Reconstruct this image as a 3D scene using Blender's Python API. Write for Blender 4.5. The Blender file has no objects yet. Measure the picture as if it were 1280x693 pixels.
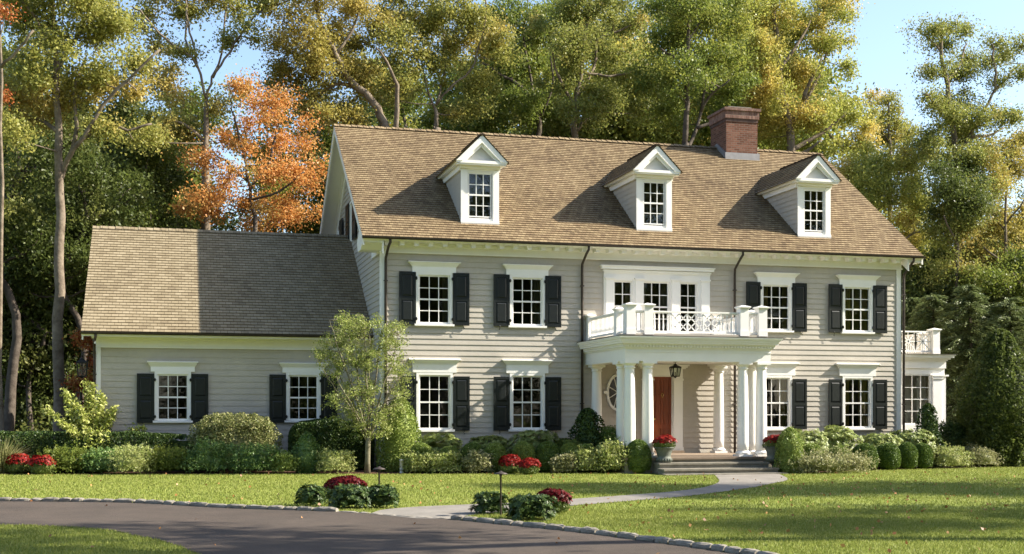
import bpy, math, random
import numpy as np
from mathutils import Vector

# ------------------------------------------------------------------ camera, sky, sun, exposure
SC = bpy.context.scene
A = 0.263                                   # yaw of the view to the facade's normal
sA, cA = math.sin(A), math.cos(A)
F, CX, HZ = 1565.0, 640.0, 516.0            # focal length and horizon in photo pixels (1280 wide)
CAM = np.array([0.0, -36.5, 1.7])
cd = bpy.data.cameras.new('camera'); cam = bpy.data.objects.new('camera', cd)
SC.collection.objects.link(cam); SC.camera = cam
cam.location = CAM; cam.rotation_euler = (math.pi/2, 0, -A)
cd.sensor_width = 36; cd.lens = F/1280*36; cd.shift_y = (HZ-346.5)/1280; cd.clip_end = 1500; cd.clip_start = .1

SUN = Vector((1, -.235, .735)).normalized()  # towards the sun
W = bpy.data.worlds.new('World'); SC.world = W; W.use_nodes = True
nt = W.node_tree; bg = nt.nodes['Background']
sk = nt.nodes.new('ShaderNodeTexSky'); sk.sky_type = 'NISHITA'; sk.sun_disc = False
sk.sun_elevation = math.asin(SUN.z); sk.sun_rotation = math.atan2(SUN.x, SUN.y)
sk.air_density = 1.0; sk.dust_density = 1.6; sk.ozone_density = 1.5; sk.altitude = 50
nt.links.new(sk.outputs[0], bg.inputs[0]); bg.inputs[1].default_value = .105
sl = bpy.data.lights.new('sun', 'SUN'); sl.energy = 4.6; sl.angle = math.radians(.5); sl.color = (1, .93, .80)
so = bpy.data.objects.new('sun', sl); SC.collection.objects.link(so); so.location = (30, -20, 40)
so.rotation_euler = SUN.to_track_quat('Z', 'Y').to_euler()
SC.view_settings.view_transform = 'Standard'; SC.view_settings.look = 'None'
SC.view_settings.exposure = 1.56; SC.view_settings.gamma = 1; SC.view_settings.use_curve_mapping = False

# ------------------------------------------------------------------ helpers
def ray(u, v):
    k = (u-CX)/F
    return np.array([sA+k*cA, cA-k*sA, (HZ-v)/F])
def onY(u, v, Y):
    r = ray(u, v); return CAM+r*((Y-CAM[1])/r[1])
def onG(u, v, Z=0.0):
    r = ray(u, v); return CAM+r*((Z-CAM[2])/r[2])
def mpp(Y, u=640):                                    # metres per photo pixel at plane Y
    return ((Y-CAM[1])/ray(u, HZ)[1])/F

WP = {}                                               # world position of roots and parts
def link(o): SC.collection.objects.link(o); return o
def tag(o, label=None, cat=None, group=None, kind=None):
    if label: o['label'] = label
    if cat: o['category'] = cat
    if group: o['group'] = group
    if kind: o['kind'] = kind
    return o
def root(name, loc, label, cat, group=None, rz=0):
    o = link(bpy.data.objects.new(name, None)); o.location = loc; o.rotation_euler = (0, 0, rz)
    o.empty_display_size = .2
    WP[o.name] = np.array(loc, float)
    return tag(o, label, cat, group)
def setpar(o, parent, world=None):
    o.parent = parent
    if world is not None: o.location = np.array(world)-WP.get(parent.name, 0)
def copy_tree(o, parent=None):
    c = link(o.copy()); c.parent = parent
    if parent is not None: c.matrix_parent_inverse = o.matrix_parent_inverse
    for ch in list(o.children): copy_tree(ch, c)
    return c

class MB:
    def __init__(s): s.v = []; s.f = []; s.uv = []; s.sm = []
    def add(s, vs, fs, uvs=None, smooth=False):
        b = len(s.v); s.v.extend([tuple(map(float, q)) for q in vs])
        for i, f in enumerate(fs):
            s.f.append(tuple(b+j for j in f)); s.sm.append(smooth)
            s.uv.append(uvs[i] if uvs else [(0, 0)]*len(f))
    def box(s, x0, x1, y0, y1, z0, z1):
        vs = [(x, y, z) for z in (z0, z1) for y in (y0, y1) for x in (x0, x1)]
        s.add(vs, [(0, 2, 3, 1), (4, 5, 7, 6), (0, 1, 5, 4), (2, 6, 7, 3), (0, 4, 6, 2), (1, 3, 7, 5)])
    def beam(s, p, q, w, h, up=(0, 0, 1)):
        p, q, up = Vector(p), Vector(q), Vector(up)
        d = (q-p).normalized(); r = d.cross(up)
        if r.length < 1e-5: r = Vector((1, 0, 0))
        r.normalize(); n = r.cross(d)
        vs = [e+r*(w/2*a)+n*(h/2*b) for e in (p, q) for a, b in ((-1, -1), (1, -1), (1, 1), (-1, 1))]
        s.add(vs, [(3, 2, 1, 0), (4, 5, 6, 7), (0, 1, 5, 4), (1, 2, 6, 5), (2, 3, 7, 6), (3, 0, 4, 7)])
    def prism(s, prof, axis, a0, a1):                 # profile in the other two axes, extruded on axis
        n = len(prof)
        def P(c, t):
            return (t, c[0], c[1]) if axis == 0 else (c[0], t, c[1]) if axis == 1 else (c[0], c[1], t)
        vs = [P(c, a0) for c in prof]+[P(c, a1) for c in prof]
        s.add(vs, [tuple(range(n))[::-1], tuple(range(n, 2*n))]+[(i, (i+1) % n, n+(i+1) % n, n+i) for i in range(n)])
    def lathe(s, prof, cx=0, cy=0, cz=0, n=20, smooth=True):
        vs = []; fs = []
        for r, z in prof:
            for i in range(n):
                t = 2*math.pi*i/n; vs.append((cx+r*math.cos(t), cy+r*math.sin(t), cz+z))
        for k in range(len(prof)-1):
            for i in range(n):
                j = (i+1) % n; fs.append((k*n+i, k*n+j, (k+1)*n+j, (k+1)*n+i))
        s.add(vs, fs, smooth=smooth)
        s.add([(cx+prof[-1][0]*math.cos(2*math.pi*i/n), cy+prof[-1][0]*math.sin(2*math.pi*i/n), cz+prof[-1][1]) for i in range(n)], [tuple(range(n))])
        s.add([(cx+prof[0][0]*math.cos(2*math.pi*i/n), cy+prof[0][0]*math.sin(2*math.pi*i/n), cz+prof[0][1]) for i in range(n)], [tuple(range(n))[::-1]])
    def tube(s, pts, rad, n=6):
        pts = [Vector(p) for p in pts]; m = len(pts)
        rad = list(rad) if hasattr(rad, '__len__') else [rad]*m
        vs = []; fs = []; u = None
        for i, p in enumerate(pts):
            d = (pts[min(i+1, m-1)]-pts[max(i-1, 0)]).normalized()
            if u is None: u = d.orthogonal().normalized()
            u = (u-d*u.dot(d)); u = u.normalized() if u.length > 1e-6 else d.orthogonal().normalized()
            w = d.cross(u)
            for k in range(n):
                t = 2*math.pi*k/n; vs.append(p+(u*math.cos(t)+w*math.sin(t))*rad[i])
        for i in range(m-1):
            for k in range(n):
                j = (k+1) % n; fs.append((i*n+k, i*n+j, (i+1)*n+j, (i+1)*n+k))
        fs.append(tuple(range(n))[::-1]); fs.append(tuple((m-1)*n+k for k in range(n)))
        s.add(vs, fs, smooth=True)
    def mesh(s, name, mat, off=(0, 0, 0)):
        me = bpy.data.meshes.new(name)
        v = np.array(s.v, float)-np.array(off, float)
        me.from_pydata(v.tolist(), [], s.f); me.materials.append(mat)
        me.polygons.foreach_set('use_smooth', s.sm)
        ul = me.uv_layers.new(name='UVMap')
        ul.data.foreach_set('uv', np.array([c for f in s.uv for c in f], np.float32).ravel())
        me.update(); return me
    def build(s, name, mat, parent=None, at=None):    # at=None: vertices in world coords; else local with position at (in parent)
        off = (0, 0, 0)
        if at is None and parent is not None: off = WP[parent.name]
        o = link(bpy.data.objects.new(name, s.mesh(name, mat, off)))
        if parent is not None:
            o.parent = parent; WP[o.name] = np.array(WP[parent.name], float)
        if at is not None:
            o.location = at; WP[o.name] = WP[o.name]+np.array(at) if parent is not None else np.array(at, float)
        return o

# ------------------------------------------------------------------ materials
def mat(name, col, rough=.6, spec=.3, metal=0, bump=0, bscale=20, var=0, vscale=3, col2=None, coord='Object'):
    m = bpy.data.materials.new(name); m.use_nodes = True; N = m.node_tree.nodes; L = m.node_tree.links
    b = N['Principled BSDF']; b.inputs['Roughness'].default_value = rough
    b.inputs['Specular IOR Level'].default_value = spec; b.inputs['Metallic'].default_value = metal
    b.inputs['Base Color'].default_value = (*col, 1)
    tc = N.new('ShaderNodeTexCoord')
    if var or col2:
        t = N.new('ShaderNodeTexNoise'); t.inputs['Scale'].default_value = vscale; t.inputs['Detail'].default_value = 6
        t.inputs['Roughness'].default_value = .65
        L.new(tc.outputs[coord], t.inputs['Vector'])
        r = N.new('ShaderNodeValToRGB'); r.color_ramp.elements[0].position = .3; r.color_ramp.elements[1].position = .7
        c2 = col2 or tuple(x*(1+var) for x in col); c1 = col if col2 else tuple(x*(1-var) for x in col)
        r.color_ramp.elements[0].color = (*c1, 1); r.color_ramp.elements[1].color = (*c2, 1)
        L.new(t.outputs['Fac'], r.inputs[0]); L.new(r.outputs[0], b.inputs['Base Color'])
    if bump:
        t = N.new('ShaderNodeTexNoise'); t.inputs['Scale'].default_value = bscale; t.inputs['Detail'].default_value = 5
        L.new(tc.outputs[coord], t.inputs['Vector'])
        bp = N.new('ShaderNodeBump'); bp.inputs['Strength'].default_value = bump; bp.inputs['Distance'].default_value = .02
        L.new(t.outputs['Fac'], bp.inputs['Height']); L.new(bp.outputs[0], b.inputs['Normal'])
    return m

def brick_mat(name, cols, bw, bh, mortar, mcol, rough=.85, coord='UV', tint=None, mort_bump=.4, off=.5):
    """rows of shingles or bricks: every piece takes a colour of its own from the ramp"""
    m = bpy.data.materials.new(name); m.use_nodes = True; N = m.node_tree.nodes; L = m.node_tree.links
    b = N['Principled BSDF']; b.inputs['Roughness'].default_value = rough; b.inputs['Specular IOR Level'].default_value = .15
    tc = N.new('ShaderNodeTexCoord')
    br = N.new('ShaderNodeTexBrick'); br.offset = off; br.squash = 1
    br.inputs['Color1'].default_value = (0, 0, 0, 1); br.inputs['Color2'].default_value = (1, 1, 1, 1); br.inputs['Mortar'].default_value = (.5, .5, .5, 1)
    br.inputs['Scale'].default_value = 1; br.inputs['Brick Width'].default_value = bw; br.inputs['Row Height'].default_value = bh
    br.inputs['Mortar Size'].default_value = mortar; br.inputs['Mortar Smooth'].default_value = .1; br.inputs['Bias'].default_value = 0
    L.new(tc.outputs[coord], br.inputs['Vector'])
    n1 = N.new('ShaderNodeTexNoise'); n1.inputs['Scale'].default_value = .55; n1.inputs['Detail'].default_value = 5
    L.new(tc.outputs[coord], n1.inputs['Vector'])
    n2 = N.new('ShaderNodeTexNoise'); n2.inputs['Scale'].default_value = 3.2; n2.inputs['Detail'].default_value = 4
    L.new(tc.outputs[coord], n2.inputs['Vector'])
    def math_(op, a, b_):
        q = N.new('ShaderNodeMath'); q.operation = op
        for i, x in enumerate((a, b_)):
            if isinstance(x, (int, float)): q.inputs[i].default_value = x
            else: L.new(x, q.inputs[i])
        return q.outputs[0]
    s = math_('ADD', math_('MULTIPLY', br.outputs['Color'], .42), .04)
    s = math_('ADD', s, math_('MULTIPLY', n1.outputs['Fac'], .5))
    s = math_('ADD', s, math_('MULTIPLY', math_('SUBTRACT', n2.outputs['Fac'], .5), .5))
    r = N.new('ShaderNodeValToRGB'); e = r.color_ramp.elements
    while len(e) < len(cols): e.new(.5)
    for i, c in enumerate(cols): e[i].position = .12+.76*i/(len(cols)-1); e[i].color = (*c, 1)
    L.new(s, r.inputs[0])
    mx = N.new('ShaderNodeMix'); mx.data_type = 'RGBA'
    L.new(br.outputs['Fac'], mx.inputs['Factor']); L.new(r.outputs[0], mx.inputs['A']); mx.inputs['B'].default_value = (*mcol, 1)
    L.new(mx.outputs['Result'], b.inputs['Base Color'])
    bp = N.new('ShaderNodeBump'); bp.inputs['Strength'].default_value = mort_bump; bp.inputs['Distance'].default_value = .01; bp.invert = True
    L.new(br.outputs['Fac'], bp.inputs['Height']); L.new(bp.outputs[0], b.inputs['Normal'])
    return m

def leaf_mat(name, cols, accent=None, trans=.35, nscale=.35, gloss=.25, amount=.5, coat=0):
    """leaf colours: one random value per leaf plus broad patches of a second palette"""
    m = bpy.data.materials.new(name); m.use_nodes = True; N = m.node_tree.nodes; L = m.node_tree.links
    out = N['Material Output']; b = N['Principled BSDF']; b.inputs['Roughness'].default_value = .45; b.inputs['Specular IOR Level'].default_value = gloss
    g = N.new('ShaderNodeNewGeometry'); tc = N.new('ShaderNodeTexCoord'); oi = N.new('ShaderNodeObjectInfo')
    def ramp(cs):
        r = N.new('ShaderNodeValToRGB'); e = r.color_ramp.elements
        while len(e) < len(cs): e.new(.5)
        for i, c in enumerate(cs): e[i].position = i/(len(cs)-1) if len(cs) > 1 else 0; e[i].color = (*c, 1)
        L.new(g.outputs['Random Per Island'], r.inputs[0]); return r.outputs[0]
    col = ramp(cols)
    if accent:
        n = N.new('ShaderNodeTexNoise'); n.inputs['Scale'].default_value = nscale; n.inputs['Detail'].default_value = 4; n.noise_dimensions = '4D'
        ml = N.new('ShaderNodeMath'); ml.operation = 'MULTIPLY'; ml.inputs[1].default_value = 40; L.new(oi.outputs['Random'], ml.inputs[0])
        L.new(ml.outputs[0], n.inputs['W'])
        L.new(tc.outputs['Object'], n.inputs['Vector'])
        rr = N.new('ShaderNodeValToRGB'); rr.color_ramp.elements[0].position = .62-amount*.22; rr.color_ramp.elements[1].position = .72-amount*.18
        L.new(n.outputs['Fac'], rr.inputs[0])
        mx = N.new('ShaderNodeMix'); mx.data_type = 'RGBA'
        L.new(rr.outputs[0], mx.inputs['Factor']); L.new(col, mx.inputs['A']); L.new(ramp(accent), mx.inputs['B']); col = mx.outputs['Result']
    L.new(col, b.inputs['Base Color'])
    t = N.new('ShaderNodeBsdfTranslucent'); L.new(col, t.inputs['Color'])
    ms = N.new('ShaderNodeMixShader'); ms.inputs[0].default_value = trans
    L.new(b.outputs[0], ms.inputs[1]); L.new(t.outputs[0], ms.inputs[2]); L.new(ms.outputs[0], out.inputs['Surface'])
    return m

M = {}
M['siding'] = mat('siding_paint', (0.453, 0.412, 0.351), .6, .25, var=.07, vscale=.9, bump=.12, bscale=60)
M['white'] = mat('white_paint', (.83, .81, .77), .45, .35, var=.03, vscale=2.5)
M['shutter'] = mat('black_shutter_paint', (0.007, 0.010, 0.010), .42, .4, var=.25, vscale=4)
M['gutter'] = mat('aged_copper', (.05, .038, .03), .55, .4, metal=.3, var=.3, vscale=5)
M['shingle'] = brick_mat('cedar_shingles', [(0.098, 0.068, 0.039), (0.177, 0.126, 0.071), (0.226, 0.167, 0.094), (0.296, 0.224, 0.130)], .125, .15, .005, (0.035, 0.022, 0.012))
M['shingle_wing'] = brick_mat('pale_cedar_shingles', [(0.150, 0.115, 0.073), (0.218, 0.175, 0.109), (0.258, 0.210, 0.135), (0.313, 0.259, 0.172)], .20, .17, .005, (0.048, 0.032, 0.020))
M['brick'] = brick_mat('chimney_brick', [(0.053, 0.023, 0.015), (0.123, 0.051, 0.032), (0.176, 0.078, 0.051), (0.238, 0.129, 0.088)], .21, .075, .009, (0.158, 0.120, 0.092))
M['brick_cap'] = brick_mat('chimney_cap_brick', [(0.096, 0.048, 0.036), (0.160, 0.080, 0.060), (0.240, 0.136, 0.104), (0.288, 0.208, 0.160)], .07, .22, .008, (0.160, 0.128, 0.104))
M['darkbrick'] = mat('dark_band_brick', (.05, .035, .03), .9, .1, col2=(.14, .09, .075), vscale=6)  # darker brick for the band below the chimney cap
M['lead'] = mat('lead_flashing', (.25, .24, .24), .5, .4, metal=.3, var=.15, vscale=5)
M['door'] = mat('red_brown_door_paint', (.20, .045, .016), .35, .5, var=.2, vscale=2)
M['pediment'] = mat('pale_pediment_paint', (.62, .61, .58), .6, .25, var=.04, vscale=2)
M['brass'] = mat('brass', (.6, .42, .15), .3, .5, metal=1)
M['iron'] = mat('black_iron', (.015, .014, .013), .45, .5, metal=.4)
M['stone'] = mat('bluestone', (0.162, 0.149, 0.119), .8, .2, bump=.3, bscale=30, col2=(0.246, 0.225, 0.183), vscale=5)
M['paverbrick'] = mat('brick_paving', (0.190, 0.138, 0.100), .85, .15, col2=(0.257, 0.207, 0.156), vscale=9)
M['kerb'] = mat('granite_kerb', (0.145, 0.128, 0.102), .85, .2, bump=.8, bscale=18, col2=(0.306, 0.276, 0.230), vscale=5)
M['concrete'] = mat('path_concrete', (0.170, 0.153, 0.132), .85, .2, bump=.2, bscale=40, col2=(0.238, 0.217, 0.187), vscale=1.6)
M['urn'] = mat('grey_lead_urn', (0.079, 0.090, 0.072), .65, .3, bump=.25, bscale=30, col2=(0.151, 0.162, 0.133), vscale=9)
M['mulch'] = mat('bark_mulch', (.045, .025, .015), .95, .1, bump=1, bscale=30, col2=(.13, .07, .045), vscale=14)
M['bark'] = mat('grey_bark', (0.085, 0.065, 0.046), .9, .1, bump=1, bscale=9, col2=(0.248, 0.202, 0.152), vscale=3.5)
M['darkbark'] = mat('dark_bark', (0.046, 0.036, 0.029), .9, .1, bump=1, bscale=9, col2=(0.130, 0.107, 0.085), vscale=3)
M['palebark'] = mat('pale_smooth_bark', (0.112, 0.099, 0.060), .8, .15, bump=.4, bscale=12, col2=(0.211, 0.192, 0.132), vscale=6)
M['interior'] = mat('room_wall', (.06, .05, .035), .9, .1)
M['curtain'] = mat('cream_curtain', (.22, .20, .14), .9, .1, var=.2, vscale=2)
M['tanwall'] = mat('porch_wall_paint', (0.425, 0.383, 0.315), .6, .25, var=.05, vscale=1)
M['litcurtain'] = mat('lit_gold_curtain', (.42, .31, .12), .9, .1, var=.25, vscale=3)  # yellow-tan curtains; warm light of the lit rooms is put into the colour
M['plastic'] = mat('white_pipe', (.7, .7, .66), .4, .4)

def glass_mat():
    m = bpy.data.materials.new('window_glass'); m.use_nodes = True; N = m.node_tree.nodes; L = m.node_tree.links
    out = N['Material Output']; N.remove(N['Principled BSDF'])
    t = N.new('ShaderNodeBsdfTransparent'); t.inputs[0].default_value = (.8, .84, .8, 1)
    g = N.new('ShaderNodeBsdfGlossy'); g.inputs['Roughness'].default_value = .015; g.inputs['Color'].default_value = (.95, .97, 1, 1)
    fr = N.new('ShaderNodeFresnel'); fr.inputs[0].default_value = 1.7
    tc = N.new('ShaderNodeTexCoord'); n = N.new('ShaderNodeTexNoise'); n.inputs['Scale'].default_value = 3.5; n.inputs['Detail'].default_value = 1
    L.new(tc.outputs['Object'], n.inputs['Vector'])
    bp = N.new('ShaderNodeBump'); bp.inputs['Strength'].default_value = .12; bp.inputs['Distance'].default_value = .02
    L.new(n.outputs['Fac'], bp.inputs['Height']); L.new(bp.outputs[0], g.inputs['Normal'])
    mx = N.new('ShaderNodeMixShader'); L.new(fr.outputs[0], mx.inputs[0]); L.new(t.outputs[0], mx.inputs[1]); L.new(g.outputs[0], mx.inputs[2])
    L.new(mx.outputs[0], out.inputs['Surface']); return m
M['glass'] = glass_mat()

# grass, lawn, asphalt
def lawn_mat():
    m = bpy.data.materials.new('lawn_grass'); m.use_nodes = True; N = m.node_tree.nodes; L = m.node_tree.links
    b = N['Principled BSDF']; b.inputs['Roughness'].default_value = .8; b.inputs['Specular IOR Level'].default_value = .1
    tc = N.new('ShaderNodeTexCoord')
    def noise(s, d=5):
        n = N.new('ShaderNodeTexNoise'); n.inputs['Scale'].default_value = s; n.inputs['Detail'].default_value = d; L.new(tc.outputs['Object'], n.inputs['Vector']); return n
    a, f = noise(.5), noise(18, 3)
    ad = N.new('ShaderNodeMath'); ad.operation = 'ADD'; L.new(a.outputs['Fac'], ad.inputs[0]); L.new(f.outputs['Fac'], ad.inputs[1])
    dv = N.new('ShaderNodeMath'); dv.operation = 'MULTIPLY'; dv.inputs[1].default_value = .5; L.new(ad.outputs[0], dv.inputs[0])
    r = N.new('ShaderNodeValToRGB'); e = r.color_ramp.elements; e.new(.5)
    for i, (p, c) in enumerate([(.36, (.13, .17, .028)), (.5, (.195, .23, .045)), (.64, (.265, .285, .075))]): e[i].position = p; e[i].color = (*c, 1)
    L.new(dv.outputs[0], r.inputs[0]); L.new(r.outputs[0], b.inputs['Base Color'])
    bp = N.new('ShaderNodeBump'); bp.inputs['Strength'].default_value = .7; bp.inputs['Distance'].default_value = .04
    n3 = noise(45, 2); L.new(n3.outputs['Fac'], bp.inputs['Height']); L.new(bp.outputs[0], b.inputs['Normal'])
    return m
M['lawn'] = lawn_mat()
M['forestfloor'] = mat('forest_floor', (.04, .035, .018), .95, .1, col2=(.09, .08, .035), vscale=.6, bump=.5, bscale=6)
M['asphalt'] = mat('driveway_asphalt', (0.068, 0.056, 0.046), .9, .15, bump=.6, bscale=120, col2=(0.093, 0.073, 0.059), vscale=1.2)
def stain(m, sc, lo, hi):
    N = m.node_tree.nodes; L = m.node_tree.links; b = N['Principled BSDF']; src = b.inputs['Base Color'].links[0].from_socket
    n = N.new('ShaderNodeTexNoise'); n.inputs['Scale'].default_value = sc; n.inputs['Detail'].default_value = 8; n.inputs['Roughness'].default_value = .7
    tc = N.new('ShaderNodeTexCoord'); L.new(tc.outputs['Object'], n.inputs['Vector'])
    r = N.new('ShaderNodeMapRange'); r.inputs['From Min'].default_value = .35; r.inputs['From Max'].default_value = .65; r.inputs['To Min'].default_value = lo; r.inputs['To Max'].default_value = hi
    L.new(n.outputs['Fac'], r.inputs['Value']); mx = N.new('ShaderNodeMix'); mx.data_type = 'RGBA'; mx.blend_type = 'MULTIPLY'; mx.inputs['Factor'].default_value = 1
    L.new(src, mx.inputs['A']); L.new(r.outputs[0], mx.inputs['B']); L.new(mx.outputs['Result'], b.inputs['Base Color'])
stain(M['asphalt'], 60, .72, 1.3); stain(M['asphalt'], .35, .85, 1.12); stain(M['concrete'], 30, .85, 1.12); stain(M['siding'], 5, .95, 1.04)
stain(M['shingle'], .25, .88, 1.1); stain(M['shingle'], 2.2, .9, 1.08)
M['grassblade'] = leaf_mat('grass_blades', [(.145, .185, .03), (.20, .235, .045), (.255, .28, .068), (.32, .325, .11)], trans=.3, gloss=.1)

LP = {}
LP['green'] = leaf_mat('leaf_green', [(0.113, 0.160, 0.028), (0.162, 0.206, 0.038), (0.228, 0.257, 0.052)], [(0.249, 0.281, 0.049), (0.347, 0.332, 0.069)], trans=.48, amount=.5)
LP['darkgreen'] = leaf_mat('leaf_dark_green', [(0.066, 0.092, 0.022), (0.092, 0.121, 0.029), (0.131, 0.157, 0.040)], [(0.186, 0.201, 0.049), (0.244, 0.239, 0.066)], trans=.45, amount=.35)
LP['olive'] = leaf_mat('leaf_olive', [(0.217, 0.240, 0.054), (0.296, 0.295, 0.070), (0.379, 0.347, 0.086)], [(0.433, 0.331, 0.085), (0.535, 0.404, 0.117)], trans=.48, amount=.5)
LP['yellowgreen'] = leaf_mat('leaf_yellow_green', [(0.249, 0.291, 0.055), (0.333, 0.348, 0.074), (0.426, 0.413, 0.102)], [(0.498, 0.402, 0.094), (0.582, 0.448, 0.122)], trans=.48, amount=.45)
LP['gold'] = leaf_mat('leaf_gold', [(0.280, 0.258, 0.059), (0.358, 0.307, 0.075), (0.423, 0.340, 0.091)], [(0.426, 0.307, 0.082), (0.374, 0.333, 0.088)], trans=.48, amount=.4)
LP['orange'] = leaf_mat('leaf_orange', [(0.515, 0.199, 0.051), (0.567, 0.270, 0.074), (0.548, 0.342, 0.120)], [(0.418, 0.314, 0.089), (0.482, 0.366, 0.121)], amount=.45, trans=.45)
LP['redorange'] = leaf_mat('leaf_red_orange', [(0.306, 0.054, 0.018), (0.405, 0.126, 0.036), (0.360, 0.225, 0.054)])
LP['autumnmix'] = leaf_mat('leaf_autumn_mix', [(0.183, 0.220, 0.051), (0.241, 0.259, 0.061), (0.306, 0.291, 0.077)], [(0.407, 0.281, 0.075), (0.433, 0.320, 0.095)], trans=.48, amount=.2)
LP['box'] = leaf_mat('leaf_boxwood', [(0.058, 0.111, 0.022), (0.111, 0.169, 0.031), (0.176, 0.234, 0.052)], trans=.2)
LP['boxlight'] = leaf_mat('leaf_light_boxwood', [(0.112, 0.177, 0.033), (0.209, 0.273, 0.056), (0.321, 0.369, 0.096)], trans=.25)
LP['hedge'] = leaf_mat('leaf_yew', [(0.023, 0.051, 0.013), (0.046, 0.078, 0.019), (0.085, 0.124, 0.026)], trans=.15)
LP['rhodo'] = leaf_mat('leaf_broad', [(.15, .20, .04), (.23, .28, .07), (.33, .36, .12)], trans=.3, gloss=.4)
LP['varieg'] = leaf_mat('leaf_variegated', [(.11, .14, .035), (.22, .235, .08), (.38, .36, .17)], trans=.25)
LP['cream'] = leaf_mat('leaf_cream', [(.24, .29, .05), (.38, .41, .10), (.50, .50, .20)], trans=.3)
LP['lime'] = leaf_mat('leaf_lime', [(0.211, 0.269, 0.058), (0.326, 0.365, 0.106), (0.442, 0.442, 0.192)], trans=.3)
LP['rose'] = leaf_mat('leaf_rose', [(0.064, 0.136, 0.032), (0.122, 0.208, 0.051), (0.200, 0.272, 0.072)], trans=.3, gloss=.4)
LP['mumleaf'] = leaf_mat('leaf_mum', [(0.065, 0.104, 0.026), (0.130, 0.169, 0.039), (0.208, 0.247, 0.078)], trans=.2)
LP['mumred'] = leaf_mat('petals_red', [(0.136, 0.005, 0.005), (0.211, 0.009, 0.007), (0.285, 0.025, 0.015)], trans=.2, gloss=.15)
LP['mumdark'] = leaf_mat('petals_dark_red', [(.045, .003, .004), (.08, .005, .006), (.13, .010, .012)], trans=.15, gloss=.1)
LP['pale'] = leaf_mat('leaf_pale_grass', [(0.202, 0.221, 0.083), (0.313, 0.313, 0.138), (0.442, 0.405, 0.230)], trans=.3)
LP['hemlock'] = leaf_mat('needles_hemlock', [(0.108, 0.147, 0.053), (0.151, 0.189, 0.066), (0.196, 0.228, 0.082)], trans=.25)
LP['dead'] = leaf_mat('fallen_leaves', [(.22, .09, .03), (.34, .16, .06), (.42, .25, .1)], trans=.1)

# ------------------------------------------------------------------ leaf clouds
rng = np.random.default_rng(7)
def mesh_np(name, V, Fq, mat_, smooth=False):
    me = bpy.data.meshes.new(name); n = len(Fq); k = Fq.shape[1]
    me.vertices.add(len(V)); me.vertices.foreach_set('co', V.astype(np.float32).ravel())
    me.loops.add(n*k); me.loops.foreach_set('vertex_index', Fq.astype(np.int32).ravel())
    me.polygons.add(n); me.polygons.foreach_set('loop_start', np.arange(0, n*k, k, dtype=np.int32))
    me.polygons.foreach_set('loop_total', np.full(n, k, np.int32))
    me.materials.append(mat_); me.update(calc_edges=True); return me
def unit(v): return v/np.maximum(np.linalg.norm(v, axis=-1, keepdims=True), 1e-9)
def leaf_quads(C, size, aspect=.6, updir=None, bias=0.0):
    """rhombic leaves folded a little along the midrib"""
    n = len(C)
    d = rng.normal(size=(n, 3))
    if updir is not None: d = d*(1-bias)+updir*bias*2
    d = unit(d); s = unit(np.cross(d, rng.normal(size=(n, 3)))); nn = np.cross(d, s)
    L = (size*(.7+.6*rng.random(n)))[:, None]
    a = C-d*L*.5; b = C+s*L*aspect*.5+nn*L*.08; c = C+d*L*.5; e = C-s*L*aspect*.5+nn*L*.08
    V = np.stack([a, b, c, e], 1).reshape(-1, 3)
    return V, np.arange(4*n).reshape(n, 4)
def join(parts):
    Vs, Fs, o = [], [], 0
    for V, Fq in parts:
        Vs.append(V); Fs.append(Fq+o); o += len(V)
    return np.concatenate(Vs), np.concatenate(Fs)
def obj_np(name, V, Fq, mat_, parent=None, world=True):
    off = WP[parent.name] if (parent is not None and world) else 0
    o = link(bpy.data.objects.new(name, mesh_np(name, V-off, Fq, mat_)))
    if parent is not None: o.parent = parent; WP[o.name] = WP[parent.name]
    return o
def ball(n): 
    p = unit(rng.normal(size=(n, 3))); return p*(rng.random((n, 1))**(1/3))

# ================================================================== THE HOUSE
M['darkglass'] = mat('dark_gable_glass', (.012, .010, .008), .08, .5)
X0, X1, YB = 5.85, 23.05, 12.39             # main block
EY, EZ, SLP, RY = -.5, 6.805, .697, 6.193   # eave and ridge
RZ = EZ+SLP*(RY-EY); RX0, RX1 = 5.22, 23.62
house = root('house', (14, 0, 0), 'large two-storey grey clapboard house with cedar roof, white columned porch and side wing', 'house')

def siding(mb, a0, a1, z0, z1, holes=(), expo=.165, P=None, top=None, out=.02):
    """lapped boards; P(a, depth, z) puts the wall in the world; holes=(a0,a1,z0,z1); top(z)->(a0,a1) clips a gable"""
    P = P or (lambda a, d, z: (a, -d, z))
    k0 = z0
    zs = [z0+i*expo for i in range(int((z1-z0)/expo)+2)]
    for i in range(len(zs)-1):
        c0, c1 = zs[i], zs[i+1]
        if c0 >= z1-1e-6: break
        br = sorted({c0, min(c1, z1), *[h for q in holes for h in (q[2], q[3]) if c0 < h < min(c1, z1)]})
        for s0, s1 in zip(br[:-1], br[1:]):
            lo0, lo1 = (a0, a1) if top is None else top(s0)
            hi0, hi1 = (a0, a1) if top is None else top(s1)
            if lo1-lo0 < .02: continue
            iv = [(lo0, lo1)]
            for q in holes:
                if q[2] < (s0+s1)/2 < q[3]:
                    nv = []
                    for u0, u1 in iv:
                        if q[1] <= u0 or q[0] >= u1: nv.append((u0, u1)); continue
                        if q[0] > u0: nv.append((u0, q[0]))
                        if q[1] < u1: nv.append((q[1], u1))
                    iv = nv
            d0 = out*(1-(s0-c0)/expo); d1 = out*(1-(s1-c0)/expo)
            for u0, u1 in iv:
                t0 = hi0 if u0 == lo0 else u0; t1 = hi1 if u1 == lo1 else u1
                vs = [P(u0, d0, s0), P(u1, d0, s0), P(t1, d1, s1), P(t0, d1, s1)]
                mb.add(vs, [(0, 1, 2, 3)])
                if s0 == c0: mb.add([P(u0, 0, s0), P(u1, 0, s0), P(u1, d0, s0), P(u0, d0, s0)], [(0, 1, 2, 3)])

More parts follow.
